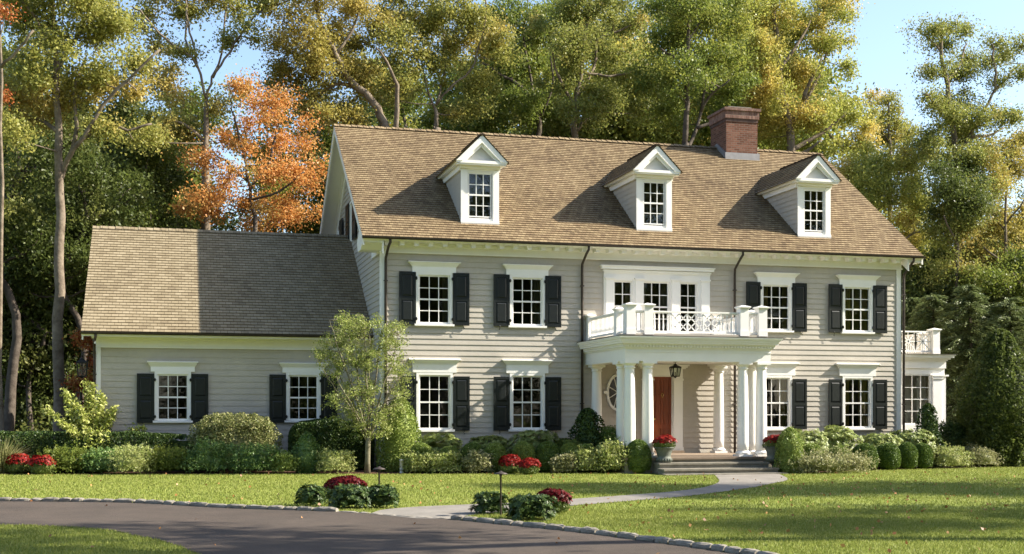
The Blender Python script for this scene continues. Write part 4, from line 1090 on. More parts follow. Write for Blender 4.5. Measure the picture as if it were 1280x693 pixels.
        for i in range(na):
            a = rng.uniform(0, 2*np.pi); e = rng.uniform(.25, 1.45); L_ = rng.uniform(.75, 1.08)
            tip = np.array([math.cos(a)*rw*math.cos(e)*1.25, math.sin(a)*rw*math.cos(e), hh*(.35+.7*math.sin(e))])*L_
            t = np.linspace(.15, 1, n//na)[:, None]; q = c+tip*t+np.array([0, 0, .12*hh])*np.sin(t*np.pi); wd = .12*(1-t*.6)*hh*.45
            Q.append(q+rng.normal(size=(len(t), 3))*wd)
        P = np.concatenate(Q); pr = [leaf_quads(P, leaf, .5)]; P2, D = shell(n//2, c, rw*.62, hh*.5, lumpy=.2, seed=sd, thick=.5); pr += [leaf_quads(P2, leaf, .5)]
    V, Fq = join(pr); V = np.array(V); V[:, 2] = np.maximum(V[:, 2], .012)
    o = obj_np(name, V-c, Fq, lm); o.location = c; return tag(o, label, cat, group)

def mum(label, u, v, w, h, petal, group, at=None, size=None, n=900, name='chrysanthemum'):
    if at is None: c, rw, hh = place(u, v, w, h)
    else: c, (rw, hh) = np.array(at), size
    r = root(name, tuple(c), label, 'flowers', group); SEED[0] += 1; z = np.zeros(3)
    P, D = shell(1500, z, rw, hh, lumpy=.05, seed=SEED[0], thick=.25, p=2.2); V, Fq = join([leaf_quads(P*np.array([.97, .97, .93]), .045, .6), core(z, rw*.95, hh*.9, k=.85, seed=1, lumpy=.03)])
    o = link(bpy.data.objects.new('foliage', mesh_np('foliage', V, Fq, LP['mumleaf']))); o.parent = r
    P, D = shell(n*2, z, rw, hh, lumpy=.13, seed=SEED[0], thick=.10, p=2.2); P = P[P[:, 2] > hh*(.45+.25*rng.random(len(P)))][:n]; m = len(P)
    nrm = unit(P/np.array([rw, rw, hh])+rng.normal(0, .35, (m, 3))); a = unit(np.cross(nrm, rng.normal(size=(m, 3)))); b = np.cross(nrm, a); s_ = .032*(.8+.5*rng.random((m, 1)))
    Vs = []
    for j in range(3):
        t = j*2.1; d = a*math.cos(t)+b*math.sin(t); e = np.cross(nrm, d); up = nrm*s_*.35*j
        Vs.append(np.stack([P-d*s_+up, P+e*s_*.6, P+d*s_+up, P-e*s_*.6], 1).reshape(-1, 3))
    V = np.concatenate(Vs); o = link(bpy.data.objects.new('blossoms', mesh_np('blossoms', V, np.arange(len(V)).reshape(-1, 4), LP[petal]))); o.parent = r
    return r

def hedge(label, x0, x1, y0, y1, h, m, leaf, n, name='clipped_hedge', p=6, lumpy=.03):
    c = np.array([(x0+x1)/2, (y0+y1)/2, 0]); hx, hy = (x1-x0)/2, (y1-y0)/2; per = rng.random(n)
    A_ = [2*hx*2*hy, 2*hx*h, 2*hx*h*.4, 2*hy*h, 2*hy*h]; f = rng.choice(5, n, p=np.array(A_)/sum(A_))
    a, b = rng.uniform(-1, 1, n), rng.uniform(-1, 1, n); X = np.where(f == 3, -1, np.where(f == 4, 1, a)); Y = np.where(f == 1, -1, np.where(f == 2, 1, b)); Z = np.where(f == 0, 1, (b if False else rng.uniform(0, 1, n)))
    e = np.abs(X)**p+np.abs(Y)**p+Z**p; s_ = e**(-1/p); s_ = np.where(e > 1, s_, 1)
    P = np.stack([X*hx, Y*hy, Z*h], 1)*s_[:, None]
    w = lumpy*(lump(P/np.array([1, 1, .6])*.5, int(x0*10) % 97)+.6*lump(P*1.7, 5)); P = P*(1-.10*rng.random((n, 1))**2*np.array([min(1, .6/hx), 1, 1]))+np.stack([w*.3, w*-1.0*np.sign(hy), w*1.0], 1)
    V, Fq = leaf_quads(P, leaf); t = MB(); t.box(-hx*1+.22, hx-.22, -hy+.2, hy-.2, 0, h-.28); Vb = np.array(t.v); Fb = np.array(t.f)
    V, Fq = join([(V, Fq), (Vb, Fb)]); V[:, 2] = np.maximum(V[:, 2], .012)
    o = obj_np(name, V, Fq, LP[m]); o.location = c; return tag(o, label, 'hedge')

# --- left border, back row
hedge('long low clipped dark hedge along the bed left of the wing window', -16.0, 1.25, .8, 1.5, 1.16, 'hedge', .06, 70000)
hedge('dark clipped hedge below the right wing window, behind the young tree', 3.2, 5.7, .1, 1.1, 1.42, 'hedge', .065, 34000, lumpy=.08)
shrub('mound', 'variegated_shrub', 'wide rounded cream-flecked shrub between the two wing windows', 'shrub', 294, 585, 112, 68, 'varieg', .06, 24000, rd=.8, lumpy=.03, back=1.0, rough=.25, sp=2.7)
shrub('arms', 'golden_shrub', 'large plume-like yellow shrub at the left corner of the wing', 'shrub', 118, 590, 105, 104, 'cream', .11, 8000, arms=20, back=.3)
shrub('mound', 'green_shrub', 'low green shrub under the yellow plumed shrub, left side', 'shrub', 85, 593, 70, 34, 'green', .07, 4680)
shrub('mound', 'grey_leaved_shrub', 'grey-green shrub just right of the yellow plumed shrub', 'shrub', 128, 593, 56, 31, 'rose', .06, 4320)
shrub('spiky', 'ornamental_grass', 'fountain of light green grass at the left edge of the photo', 'grass clump', 2, 594, 56, 52, 'pale', .012, 900, lean=.9, back=.5)
mum('low red chrysanthemum mound, leftmost in the long border', 22, 593, 33, 24, 'mumred', 'red chrysanthemums in the borders')
mum('low red chrysanthemum mound, second from the left edge beside the leftmost one', 53, 594, 33, 24, 'mumred', 'red chrysanthemums in the borders')
shrub('mound', 'lime_perennial', 'spiky yellow-green clump under the left wing window', 'perennial', 165, 594, 52, 36, 'lime', .07, 3600, asp=.3, lumpy=.18)
shrub('mound', 'trailing_shrub', 'dark sprawling shrub right of the spiky yellow-green clump under the left wing window', 'shrub', 212, 593, 58, 32, 'green', .055, 4500, lumpy=.2)
shrub('mound', 'rose_bush', 'leafy green rose bush in front of the cream-flecked shrub, left half', 'shrub', 262, 593, 66, 38, 'rose', .055, 7560, lumpy=.2)
shrub('mound', 'rose_bush', 'leafy green rose bush in front of the cream-flecked shrub, right half', 'shrub', 320, 593, 66, 36, 'rose', .055, 7560, lumpy=.2)
shrub('cone', 'green_shrub', 'upright mid-green shrub left of the young pale tree', 'shrub', 384, 592, 40, 50, 'rose', .06, 2400)
shrub('mound', 'lime_perennial', 'spiky yellow-green clump just left of the young tree trunk', 'perennial', 417, 593, 50, 31, 'lime', .07, 3400, asp=.3, lumpy=.18)
shrub('mound', 'green_shrub', 'small green shrub between the rose bushes and the upright shrub', 'shrub', 356, 593, 34, 26, 'boxlight', .05, 2700)
shrub('cone', 'columnar_shrub', 'tall egg-shaped light green shrub at the corner behind the young tree', 'shrub', 499, 590, 54, 92, 'boxlight', .06, 9500, back=.9, tp=2.2, base=.9)
# --- centre
R1 = 'broad-leaved shrubs under the front windows'
for u, v, w, h, lb in ((552, 588, 58, 44, 'broad-leaved light shrub under the leftmost main window'), (612, 588, 58, 44, 'broad-leaved light shrub between the two left main windows'),
                       (668, 588, 74, 50, 'widest broad-leaved light shrub under the second main window'), (712, 588, 40, 38, 'darker broad-leaved shrub below the downpipe left of the porch')):
    shrub('rosette', 'rhododendron', lb, 'shrub', u, v, w, h, 'rhodo' if u < 700 else 'green', .10, 5200, R1, back=.95, rd=.6)
shrub('cone', 'dark_yew', 'dark pointed yew just left of the porch columns', 'shrub', 735, 586, 54, 74, 'hedge', .085, 5200, back=1.0, tp=1.3, lp=.3)
shrub('mound', 'green_shrub', 'round mid-green shrub between the dark yew and the porch columns', 'shrub', 764, 586, 38, 54, 'box', .045, 6840, back=.9, lumpy=.06)
B1 = 'clipped boxwood balls in the borders'
for u, v, w, h, lb, mt in ((527, 588, 32, 34, 'boxwood ball nearest the columnar shrub', 'boxlight'), (561, 588, 28, 30, 'boxwood ball behind the pale low plants under the leftmost main window', 'boxlight'), (590, 589, 31, 35, 'boxwood ball between the columnar shrub and the red flowers', 'box'),
                       (619, 589, 31, 35, 'boxwood ball just left of the paired red flowers', 'boxlight'), (655, 587, 30, 35, 'boxwood ball behind the paired red flowers', 'boxlight'), (685, 589, 33, 37, 'darker boxwood ball right of the paired red flowers', 'box'),
                       (712, 588, 28, 34, 'boxwood ball below the downpipe left of the porch', 'boxlight'), (733, 587, 26, 32, 'boxwood ball in front of the dark pointed yew', 'boxlight')):
    shrub('ball', 'boxwood_ball', lb, 'boxwood', u, v, w, h, mt, .045, 6000, B1, back=.35)
shrub('ball', 'boxwood_ball', 'largest dark boxwood ball at the left foot of the porch steps', 'boxwood', 797, 592, 33, 42, 'box', .038, 8000, B1)
for u, w, h, m, lb in ((520, 34, 26, 'lime', 'low pale leafy plant beside the white pipe'), (553, 46, 27, 'lime', 'low pale leafy plant under the leftmost main window'), (598, 36, 28, 'pale', 'loose grey-flowered plant left of the paired red flowers'), (705, 30, 24, 'pale', 'low pale plant right of the darker boxwood ball'),
                       (735, 52, 34, 'lime', 'pale variegated shrub in front of the yew, left one of two'), (765, 44, 40, 'lime', 'pale variegated shrub beside the largest boxwood ball')):
    shrub('mound', 'leafy_perennial', lb, 'perennial', u, 592.5, w, h, m, .06, 4200, lumpy=.2)
mum('red chrysanthemum in the centre border, left one of the touching pair', 637, 593, 29, 22, 'mumred', 'red chrysanthemums in the borders')
mum('red chrysanthemum in the centre border, right one of the touching pair', 661, 594, 27, 20, 'mumred', 'red chrysanthemums in the borders')
# --- right of the steps
shrub('cone', 'columnar_shrub', 'narrow light green shrub directly behind the right urn', 'shrub', 987, 590, 34, 54, 'boxlight', .055, 5200, base=.95, tp=3)
for u, v, w, h, lb in ((1006, 586, 44, 50, 'broad-leaved light shrub beside the narrow shrub right of the steps'), (1047, 585, 56, 50, 'tall broad-leaved shrub below the rightmost main windows, left one'),
                       (1097, 584, 50, 42, 'broad-leaved shrub below the rightmost shutter'), (1137, 583, 56, 46, 'broad-leaved shrub at the right corner of the house')):
    shrub('rosette', 'rhododendron', lb, 'shrub', u, v, w, h, 'rhodo', .10, 5400, R1, back=1.3, rd=.8)
for u, v, w, h, lb, mt in ((1014, 587, 32, 32, 'boxwood ball nearest the right urn', 'boxlight'), (1049, 587, 28, 30, 'boxwood ball rising behind the low pale shrub', 'boxlight'), (1081, 586.5, 31, 32, 'leftmost of the four boxwood balls in the row at the right corner', 'box'),
                       (1110, 587, 30, 33, 'second from the left of the four boxwood balls in the row at the right corner', 'box'), (1134, 586.5, 25, 33, 'third from the left of the four boxwood balls in the row at the right corner', 'box'), (1153, 586, 24, 32, 'rightmost of the four boxwood balls in the row at the right corner', 'box')):
    shrub('ball', 'boxwood_ball', lb, 'boxwood', u, v, w, h, mt, .045, 6000, B1, back=.3)
shrub('mound', 'leafy_perennial', 'low wide pale shrub in front of the boxwood balls right of the steps', 'perennial', 1040, 592.4, 98, 26, 'pale', .05, 9360, lumpy=.2, rd=.5)
shrub('mound', 'feathery_perennial', 'pale feathery clump right of the four boxwood balls, left one', 'perennial', 1187, 586.5, 48, 28, 'lime', .07, 3800, asp=.25, lumpy=.2)
shrub('mound', 'feathery_perennial', 'pale feathery clump right of the four boxwood balls, right one', 'perennial', 1225, 586, 44, 26, 'pale', .07, 3400, asp=.25, lumpy=.2)
shrub('cone', 'dark_yew', 'dark pointed evergreen in front of the sunroom window', 'shrub', 1160, 580, 36, 74, 'hedge', .09, 3600, back=1.2, tp=1.3, lp=.35)
shrub('mound', 'dark_shrub', 'low dark evergreen shrub beyond the sunroom, left one', 'shrub', 1192, 578, 46, 48, 'hedge', .07, 6480, back=2.4)
shrub('mound', 'dark_shrub', 'low dark evergreen shrub beyond the sunroom, beside the holly', 'shrub', 1220, 577, 40, 40, 'hedge', .07, 5400, back=2.4)
shrub('cone', 'holly', 'big dark glossy holly at the right edge of the photo', 'holly', 1250, 583, 104, 170, 'darkgreen', .10, 24000, back=.4, base=.92, tp=2.0, lp=.2)
shrub('mound', 'dark_shrub', 'dark shrub at the far right edge below the holly', 'shrub', 1300, 584, 80, 90, 'darkgreen', .09, 9000)
# --- island planting by the driveway
shrub('rosette', 'azalea', 'small dark green shrub at the left end of the kerb planting', 'shrub', 388, 633, 38, 26, 'hedge', .07, 1700)
mum('dark red chrysanthemum behind the big dark shrub at the kerb, left planting', 430, 624, 54, 26, 'mumdark', 'dark red chrysanthemums by the kerb', n=1300)
shrub('rosette', 'azalea', 'widest dark green shrub in front of the dark red flowers, left kerb planting', 'shrub', 438, 637, 56, 30, 'hedge', .07, 3200)
shrub('rosette', 'azalea', 'dark green shrub behind the left path light', 'shrub', 478, 636, 42, 29, 'hedge', .07, 2200)
shrub('rosette', 'azalea', 'dark green shrub at the foot of the right path light', 'shrub', 613, 644, 46, 28, 'hedge', .07, 2200)
mum('dark red chrysanthemum behind the right-hand kerb shrub', 691, 643, 42, 28, 'mumdark', 'dark red chrysanthemums by the kerb', n=1000)
shrub('rosette', 'azalea', 'rightmost dark green kerb shrub beside the dark red flowers', 'shrub', 665, 652, 60, 33, 'hedge', .07, 3600)

# --- urns on plinth feet with red flowers
def urn(label, u, v):
    g = onG(u, v); s_ = .74; r = root('garden_urn', (g[0], g[1], 0), label, 'urn', 'urns flanking the porch steps')
    mb = MB(); mb.box(-.15, .15, -.15, .15, .0, .05)
    mb.lathe([(.13, .05), (.13, .075), (.09, .10), (.05, .15), (.045, .20), (.075, .215), (.075, .235), (.05, .25)], n=24); mb.build('foot', M['urn'], r, at=(0, 0, 0))
    mb = MB(); prof = [(.05, .25), (.12, .27), (.19, .33), (.215, .40), (.205, .44), (.185, .455), (.19, .50), (.21, .58), (.235, .66), (.275, .70), (.29, .715), (.29, .735), (.262, .74), (.24, .715), (.0, .69)]
    mb.lathe(prof, n=28)
    for i in range(18):                      # gadroons round the bowl
        t = 2*math.pi*i/18; c_, n_ = math.cos(t), math.sin(t)
        mb.tube([(c_*.10, n_*.10, .268), (c_*.175, n_*.175, .315), (c_*.21, n_*.21, .37), (c_*.21, n_*.21, .42)], [.012, .022, .026, .014], 5)
    mb.build('bowl', M['urn'], r, at=(0, 0, 0))
    return g
g = urn('weathered grey urn on the left of the porch steps', 830, 592)
mum('red flowers filling the urn left of the porch steps', 0, 0, 0, 0, 'mumred', 'red flowers in the urns', at=(g[0], g[1], .66), size=(.32, .40), n=700, name='urn_flowers')
g = urn('weathered grey urn on the right of the porch steps', 967, 590.5)
mum('red flowers filling the urn right of the porch steps', 0, 0, 0, 0, 'mumred', 'red flowers in the urns', at=(g[0], g[1], .66), size=(.32, .40), n=700, name='urn_flowers')

def path_light(label, u, v, top):
    g = onG(u, v); h = (v-top)*((g[1]-CAM[1])/(cA-((u-CX)/F)*sA))/F
    r = root('path_light', (g[0], g[1], 0), label, 'path light', 'path lights in the kerb planting')
    mb = MB(); mb.lathe([(.016, -.05), (.016, h-.03), (.024, h-.02), (.024, h)], n=10); mb.build('pole', M['gutter'], r, at=(0, 0, 0))
    mb = MB(); mb.lathe([(.11, h), (.115, h+.006), (.09, h+.022), (.03, h+.04), (.012, h+.055)], n=16); mb.build('lamp_hat', M['gutter'], r, at=(0, 0, 0))
path_light('bronze path light in the left kerb planting', 474, 634, 587)
path_light('bronze path light in the right kerb planting', 626, 645, 593)
g = onG(502, 592); mb = MB(); mb.lathe([(.055, 0), (.055, .36), (.058, .36), (.058, .385), (.045, .39)], n=16)
o = mb.build('vent_pipe', M['plastic'], at=(g[0], g[1], 0)); tag(o, 'short white plastic pipe standing at the front of the bed', 'pipe')

# ================================================================== trees
def tubes(mb, P, r, n=7): mb.tube([tuple(p) for p in P], r, n)
def bend(P, k=3, j=.0):
    """smooth a polyline and roughen it a little"""
    P = [np.array(p, float) for p in P]; out = []
    for i in range(len(P)-1):
        p0, p1, p2, p3 = P[max(i-1, 0)], P[i], P[i+1], P[min(i+2, len(P)-1)]
        for q in range(k):
            t = q/k; out.append(.5*((2*p1)+(p2-p0)*t+(2*p0-5*p1+4*p2-p3)*t*t+(3*p1-p0-3*p2+p3)*t**3)+rng.normal(0, j, 3)*(1 if i or q else 0))
    out.append(P[-1]); return out
def crown_leaves(C, R, n, leaf, flat=.7, asp=.62):
    """leaf sprays: each centre carries many leaves, densest inside, in a flattened ragged cloud"""
    i = rng.integers(0, len(C), n); D = unit(rng.normal(size=(n, 3))); rad = rng.random(n)**.6
    loose = np.where(rng.random(n) < .25, 1.45, 1.0)
    P = C[i]+D*(rad*R[i]*loose*(1+.16*rng.normal(size=n)))[:, None]*np.array([1, 1, flat]); leaf = leaf*np.where(rng.random(n) < .3, .7, 1.1)
    return leaf_quads(P, leaf, asp)
def tree(label, Y, trunk, r0, limbs, clumps, m, leaf=.15, dens=1.0, bark='bark', group=None, name='tree', cat='tree', ground=True, twig=.024, X=None, sub=.72, cluster=None):
    """trunk and limbs follow the photograph at distance Y; clumps=(u,v,ru,rv[,dy])"""
    T = [onY(u, v, Y) for u, v in trunk]
    if ground: T = [np.array([T[0][0], Y, -.1])]+T
    r0 *= .72; base = (T[0][0], T[0][1], 0.0)
    r = root(name, base, label, cat, group); mb = MB(); nodes = []
    P = bend(T, 3, .03); R = np.linspace(r0, r0*.28, len(P)); R[0] *= 1.3
    tubes(mb, P, R, 10); zmin = min(onY(c[0], c[1]+c[3], Y)[2] for c in clumps)-2.5 if clumps else 0
    nodes += [(p, q) for p, q in zip(P, R) if p[2] > zmin]
    for lb in limbs:
        dy = lb[0]; pts = lb[1:]; n = len(pts)
        Q = [onY(u, v, Y+dy*(i/(n-1))**.8) for i, (u, v) in enumerate(pts)]; q0 = min(P, key=lambda p: np.linalg.norm(p-Q[0]))
        k = int(np.argmin([np.linalg.norm(p-Q[0]) for p in P])); rr0 = max(.05, R[k]*.68)
        B = bend(Q, 3, .03); RB = np.linspace(rr0, .035, len(B)); tubes(mb, B, RB, 7); nodes += list(zip(B[1:], RB[1:]))
    NP = np.array([p for p, q in nodes]) if nodes else None; NR = np.array([q for p, q in nodes])
    C = []; Rr = []
    s_ = mpp(Y)
    for cl in clumps:
        u, v, ru, rv = cl[:4]; dy = cl[4] if len(cl) > 4 else rng.uniform(-1.0, 1.9); c = onY(u, v, Y+dy); a, b = ru*s_, rv*s_
        vol = a*b*(a+b)/2; k = max(3, int(dens*8.5*a*b/(sub*sub)))
        D = unit(rng.normal(size=(k, 3)))*(rng.random((k, 1))**.45)
        C.append(c+D*np.array([a, (a+b)/2, b])*1.08); Rr.append(sub*(.6+.7*rng.random(k)))
    if clumps:
        C = np.concatenate(C); Rr = np.concatenate(Rr); order = np.argsort(C[:, 2]); NPl = list(NP); NRl = list(NR)
        for c in C[order][::(1 if len(C) < 160 else 2)]:
            A_ = np.array(NPl); d = np.linalg.norm((A_-c)*np.array([1, 1, 1.3]), axis=1)+np.where(A_[:, 2] > c[2]+.3, 3, 0)
            k = int(np.argmin(d)); p0 = A_[k]; dist = np.linalg.norm(c-p0)
            if dist < .3: continue
            rs = min(NRl[k]*.7, twig*(.7+.5*dist/2)+.01)
            mid = (p0+c)/2+np.array([rng.normal(0, .12*dist), rng.normal(0, .12*dist), -.06*dist]); Q = bend([p0, mid, c], 2)
            tubes(mb, Q, np.linspace(rs, .010, len(Q)), 5)
            NPl.append(mid); NRl.append(rs*.7); NPl.append(c); NRl.append(.016)
        n = int(len(C)*sub*sub*250*(.15/leaf)**1.6*2.1); leaf *= .84
        V, Fq = crown_leaves(C, Rr, n, leaf); obj_np('crown', V, Fq, LP[m], r)
    mb.build('trunk', M[bark], r)
    return r

TG = 'trees standing behind the house'
# tall slender tree left of the wing
tree('tall forked tree left of the wing with a bare grey trunk', 9, [(74, 530), (73, 400), (75, 300), (74, 215), (71, 150), (70, 80), (66, 20), (62, -50)], .30,
     [(-1.5, (76, 225), (90, 190), (112, 160), (140, 120), (165, 95), (200, 62)), (-.5, (100, 175), (128, 160), (160, 163), (190, 155)), (1, (72, 165), (50, 150), (30, 152)), (1, (70, 90), (95, 50), (120, 20)), (-1, (68, 60), (40, 20), (20, -10)), (0, (85, 200), (96, 160), (92, 120), (104, 80))],
     [(55, 75, 42, 30), (100, 35, 42, 30), (70, -20, 60, 40), (148, 95, 36, 26), (150, 40, 30, 22), (20, 118, 34, 24), (95, 110, 34, 20), (30, 30, 34, 26), (190, 68, 24, 15), (130, 152, 28, 14), (175, 165, 24, 14), (20, 170, 26, 18), (60, 140, 26, 14)], 'olive', .13, .85)
tree('tree with an open crown and three pale limbs behind the wing roof', 17, [(257, 300), (258, 200), (257, 150), (258, 120)], .34,
     [(-.5, (258, 125), (250, 92), (240, 72), (222, 60), (200, 42), (180, 20), (165, 8)), (.5, (247, 85), (242, 60), (236, 30), (232, -5), (228, -50)), (1.5, (258, 122), (266, 95), (276, 70), (280, 30), (284, -10), (286, -50)), (-1, (266, 98), (282, 72), (300, 45), (322, 15), (350, 5), (380, -12)), (1, (238, 72), (232, 50), (234, 0), (230, -30)), (0, (257, 180), (235, 160), (215, 150))],
     [(175, 22, 38, 22), (212, 12, 30, 24), (250, -12, 46, 26), (290, 12, 24, 18), (335, -8, 40, 22), (205, 62, 22, 10), (232, 70, 14, 8), (190, 90, 26, 12), (218, 110, 20, 14), (290, 50, 12, 8), (318, 40, 12, 10), (210, 145, 24, 22), (275, 135, 14, 12), (195, 120, 22, 16), (225, 175, 24, 18), (188, 175, 20, 16)], 'olive', .14, .62)
tree('bright orange maple rising behind the wing roof', 13.5, [(318, 300), (315, 260), (308, 220), (300, 180)], .16,
     [(0, (312, 240), (335, 200), (345, 160), (335, 120)), (1, (308, 225), (280, 200), (262, 190)), (-1, (315, 250), (350, 240), (380, 215)), (0, (303, 190), (296, 160), (290, 140))],
     [(328, 128, 24, 22), (350, 125, 24, 20), (300, 165, 28, 24), (340, 172, 34, 26), (378, 182, 22, 30), (310, 215, 36, 28), (355, 225, 40, 30), (270, 232, 32, 30), (395, 215, 14, 26), (325, 262, 44, 26), (375, 268, 34, 26), (285, 272, 34, 20), (245, 205, 16, 18), (240, 262, 20, 16), (300, 108, 10, 8)], 'orange', .12, .30, bark='darkbark')
tree('small orange tree glimpsed left of the wing corner', 8, [(100, 520), (102, 470), (104, 440)], .10, [(0, (102, 470), (112, 440), (116, 425))], [(106, 432, 13, 16), (112, 462, 10, 16), (98, 480, 8, 14), (115, 495, 9, 16)], 'redorange', .11, .8, bark='darkbark', name='small_tree', sub=.45)
tree('slim tree at the upper left edge with reddish leaves on one branch', 4, [(0, 530), (2, 300), (1, 100), (-1, -40)], .13, [(-.5, (1, 85), (24, 62), (42, 38))], [(3, 14, 9, 8), (2, 118, 4, 7)], 'redorange', .10, .4, sub=.4)
# ridge line, left to right
tree('leaning grey-limbed golden tree at the left end of the main roof', 17, [(484, 200), (480, 155), (468, 128), (448, 110), (428, 88), (416, 62), (402, 35), (395, 0), (390, -40)], .30,
     [(1, (455, 116), (425, 105), (400, 118), (385, 140)), (-1, (495, 175), (497, 120), (490, 90), (470, 60)), (0, (420, 70), (440, 40), (450, 10)), (1, (405, 42), (380, 20), (365, 0))],
     [(410, 78, 36, 26), (372, 92, 32, 26), (440, 58, 36, 24), (385, 40, 24, 18), (430, 15, 36, 22), (362, 60, 18, 16), (405, 130, 34, 22), (460, 100, 30, 22), (380, 140, 22, 16), (432, 143, 36, 14), (395, -15, 40, 22), (475, 30, 26, 22), (355, 30, 14, 16), (346, 110, 15, 16), (350, 66, 14, 18)], 'gold', .13, .80)
tree('grey tree forking in three above the first dormer, golden olive crown', 18, [(545, 200), (545, 160), (544, 135)], .32,
     [(.5, (544, 138), (534, 108), (526, 85), (515, 50), (505, 20), (495, -20)), (1.5, (545, 132), (552, 105), (557, 70), (553, 35), (554, -20)), (-1, (546, 130), (560, 112), (582, 95), (596, 70), (604, 40), (608, 0), (606, -30)), (0, (526, 85), (510, 90), (497, 100))],
     [(500, 62, 32, 28), (535, 30, 34, 24), (580, 45, 34, 28), (570, 8, 40, 24), (510, 5, 34, 24), (600, 100, 30, 20), (545, 85, 24, 20), (500, 112, 28, 20), (570, 130, 34, 18), (625, 60, 22, 24)], 'olive', .135, .80)
tree('mid-green tree with dark slanting branches above the first dormer', 24, [(672, 210), (674, 165), (670, 135), (655, 112), (630, 95), (600, 78)], .24,
     [(1, (668, 132), (660, 80), (655, 40), (660, 0)), (-1, (674, 150), (690, 110), (688, 70)), (1, (640, 102), (632, 70))],
     [(630, 85, 36, 30), (670, 60, 34, 30), (645, 130, 40, 24), (600, 140, 34, 18), (690, 120, 30, 30), (650, 20, 34, 26), (690, 15, 26, 26), (560, 145, 30, 14), (610, 30, 26, 24)], 'green', .145, .82, bark='darkbark')
tree('tall tree between the first two dormers, autumn-tinted crown', 19, [(718, 210), (718, 175), (720, 130), (726, 90), (732, 40), (738, 0), (742, -40)], .27,
     [(1, (722, 120), (742, 85), (748, 50), (775, 38), (800, 28)), (-1, (720, 135), (700, 100), (690, 60)), (0, (728, 90), (760, 95), (790, 90), (810, 80)), (1, (719, 165), (735, 150), (755, 140))],
     [(715, 55, 34, 26), (750, 62, 34, 26), (740, 12, 38, 26), (785, 30, 32, 24), (790, 85, 34, 24), (700, 100, 26, 24), (760, 120, 36, 20), (725, 140, 26, 18), (800, 125, 30, 22), (690, 20, 26, 20), (775, -10, 40, 20)], 'autumnmix', .135, .78)
tree('twin-trunked dark green tree just left of the chimney', 15, [(856, 215), (857, 180), (858, 130), (860, 70), (861, 20), (861, -40)], .24,
     [(1, (858, 185), (870, 165), (878, 130), (884, 85), (886, 50)), (-1, (876, 140), (892, 115), (912, 100)), (0, (859, 90), (840, 70), (825, 60)), (1, (860, 50), (880, 20)), (0, (872, 160), (900, 150), (915, 135))],
     [(835, 55, 34, 34), (870, 35, 34, 28), (890, 72, 34, 30), (850, 95, 34, 26), (845, 8, 38, 24), (905, 20, 30, 26), (915, 105, 28, 24), (840, 140, 24, 24), (812, 100, 20, 24)], 'green', .13, .85, bark='darkbark')
tree('great light yellow-green tree behind the chimney and last dormer', 20, [(985, 240), (988, 200), (985, 150), (975, 100), (970, 50), (965, 0), (960, -50)], .38,
     [(1, (985, 160), (1010, 120), (1030, 80), (1040, 40)), (-1, (980, 130), (950, 110), (925, 90)), (0, (986, 190), (1030, 165), (1060, 140)), (1, (975, 90), (1000, 50), (1020, 10)), (-1, (987, 200), (1008, 190), (1028, 175)), (0, (1005, 125), (1018, 90), (1028, 72))],
     [(955, 60, 36, 30), (1000, 45, 36, 30), (975, 10, 44, 28), (1030, 20, 30, 26), (1045, 55, 22, 18), (1000, 95, 34, 22), (960, 115, 34, 28), (1055, 92, 13, 12), (1010, 150, 40, 26), (965, 165, 34, 22), (1050, 140, 30, 22), (1078, 170, 26, 20), (1055, 5, 16, 24), (940, 20, 26, 24), (1020, 190, 36, 16), (945, 150, 24, 24)], 'yellowgreen', .14, .9)
tree('rounded light green tree just beyond the right end of the roof', 15, [(1095, 420), (1092, 340), (1090, 280), (1088, 230)], .22,
     [(1, (1090, 290), (1070, 250), (1060, 220)), (-1, (1090, 270), (1115, 240), (1125, 215)), (0, (1092, 330), (1130, 300), (1150, 290))],
     [(1085, 195, 26, 20), (1110, 205, 28, 24), (1080, 235, 28, 24), (1120, 250, 30, 26), (1090, 285, 26, 26), (1135, 290, 32, 28), (1110, 320, 30, 28), (1155, 325, 30, 26), (1145, 260, 20, 20), (1060, 215, 18, 18), (1165, 300, 14, 24), (1140, 200, 26, 20), (1150, 235, 24, 20), (1105, 355, 26, 24), (1130, 380, 30, 24)], 'yellowgreen', .12, .9)
tree('thin-topped tree with smoky foliage against the sky beyond the roof', 27, [(1112, 260), (1112, 200), (1112, 160), (1110, 125)], .2,
     [(1, (1112, 180), (1095, 150)), (0, (1112, 165), (1130, 140))],
     [(1095, 125, 16, 12), (1115, 130, 18, 14), (1108, 160, 26, 20), (1130, 165, 18, 18), (1085, 150, 16, 16)], 'olive', .14, .65)
tree('tall autumn-topped tree on the right whose crown parts against the sky', 13, [(1200, 420), (1198, 320), (1196, 240), (1194, 190), (1188, 140), (1182, 95), (1176, 60), (1178, 35)], .28,
     [(.5, (1196, 195), (1212, 170), (1230, 140), (1245, 112), (1262, 92), (1276, 80)), (-1, (1189, 150), (1170, 130), (1155, 118)), (1, (1184, 105), (1200, 80), (1208, 55)), (0, (1178, 70), (1165, 52), (1150, 42)), (0, (1245, 112), (1242, 80), (1240, 55)), (1, (1212, 172), (1235, 170), (1255, 160))],
     [(1158, 42, 18, 12), (1182, 32, 16, 10), (1205, 40, 16, 10), (1180, 60, 20, 12), (1172, 88, 20, 14), (1200, 95, 20, 15), (1212, 75, 13, 13), (1160, 122, 16, 12), (1190, 128, 26, 16), (1245, 52, 14, 10), (1238, 75, 14, 12), (1258, 72, 16, 12), (1275, 62, 12, 14), (1250, 100, 16, 9), (1280, 92, 12, 10), (1225, 145, 20, 15), (1195, 165, 36, 20), (1250, 150, 26, 14), (1160, 175, 20, 20), (1195, 205, 34, 20, -1), (1205, 245, 34, 24, -1.5), (1190, 290, 34, 26, -1.5), (1200, 340, 34, 26, -1.5), (1180, 145, 24, 16, -.8), (1222, 190, 26, 18, -1)], 'autumnmix', .115, 1.15)
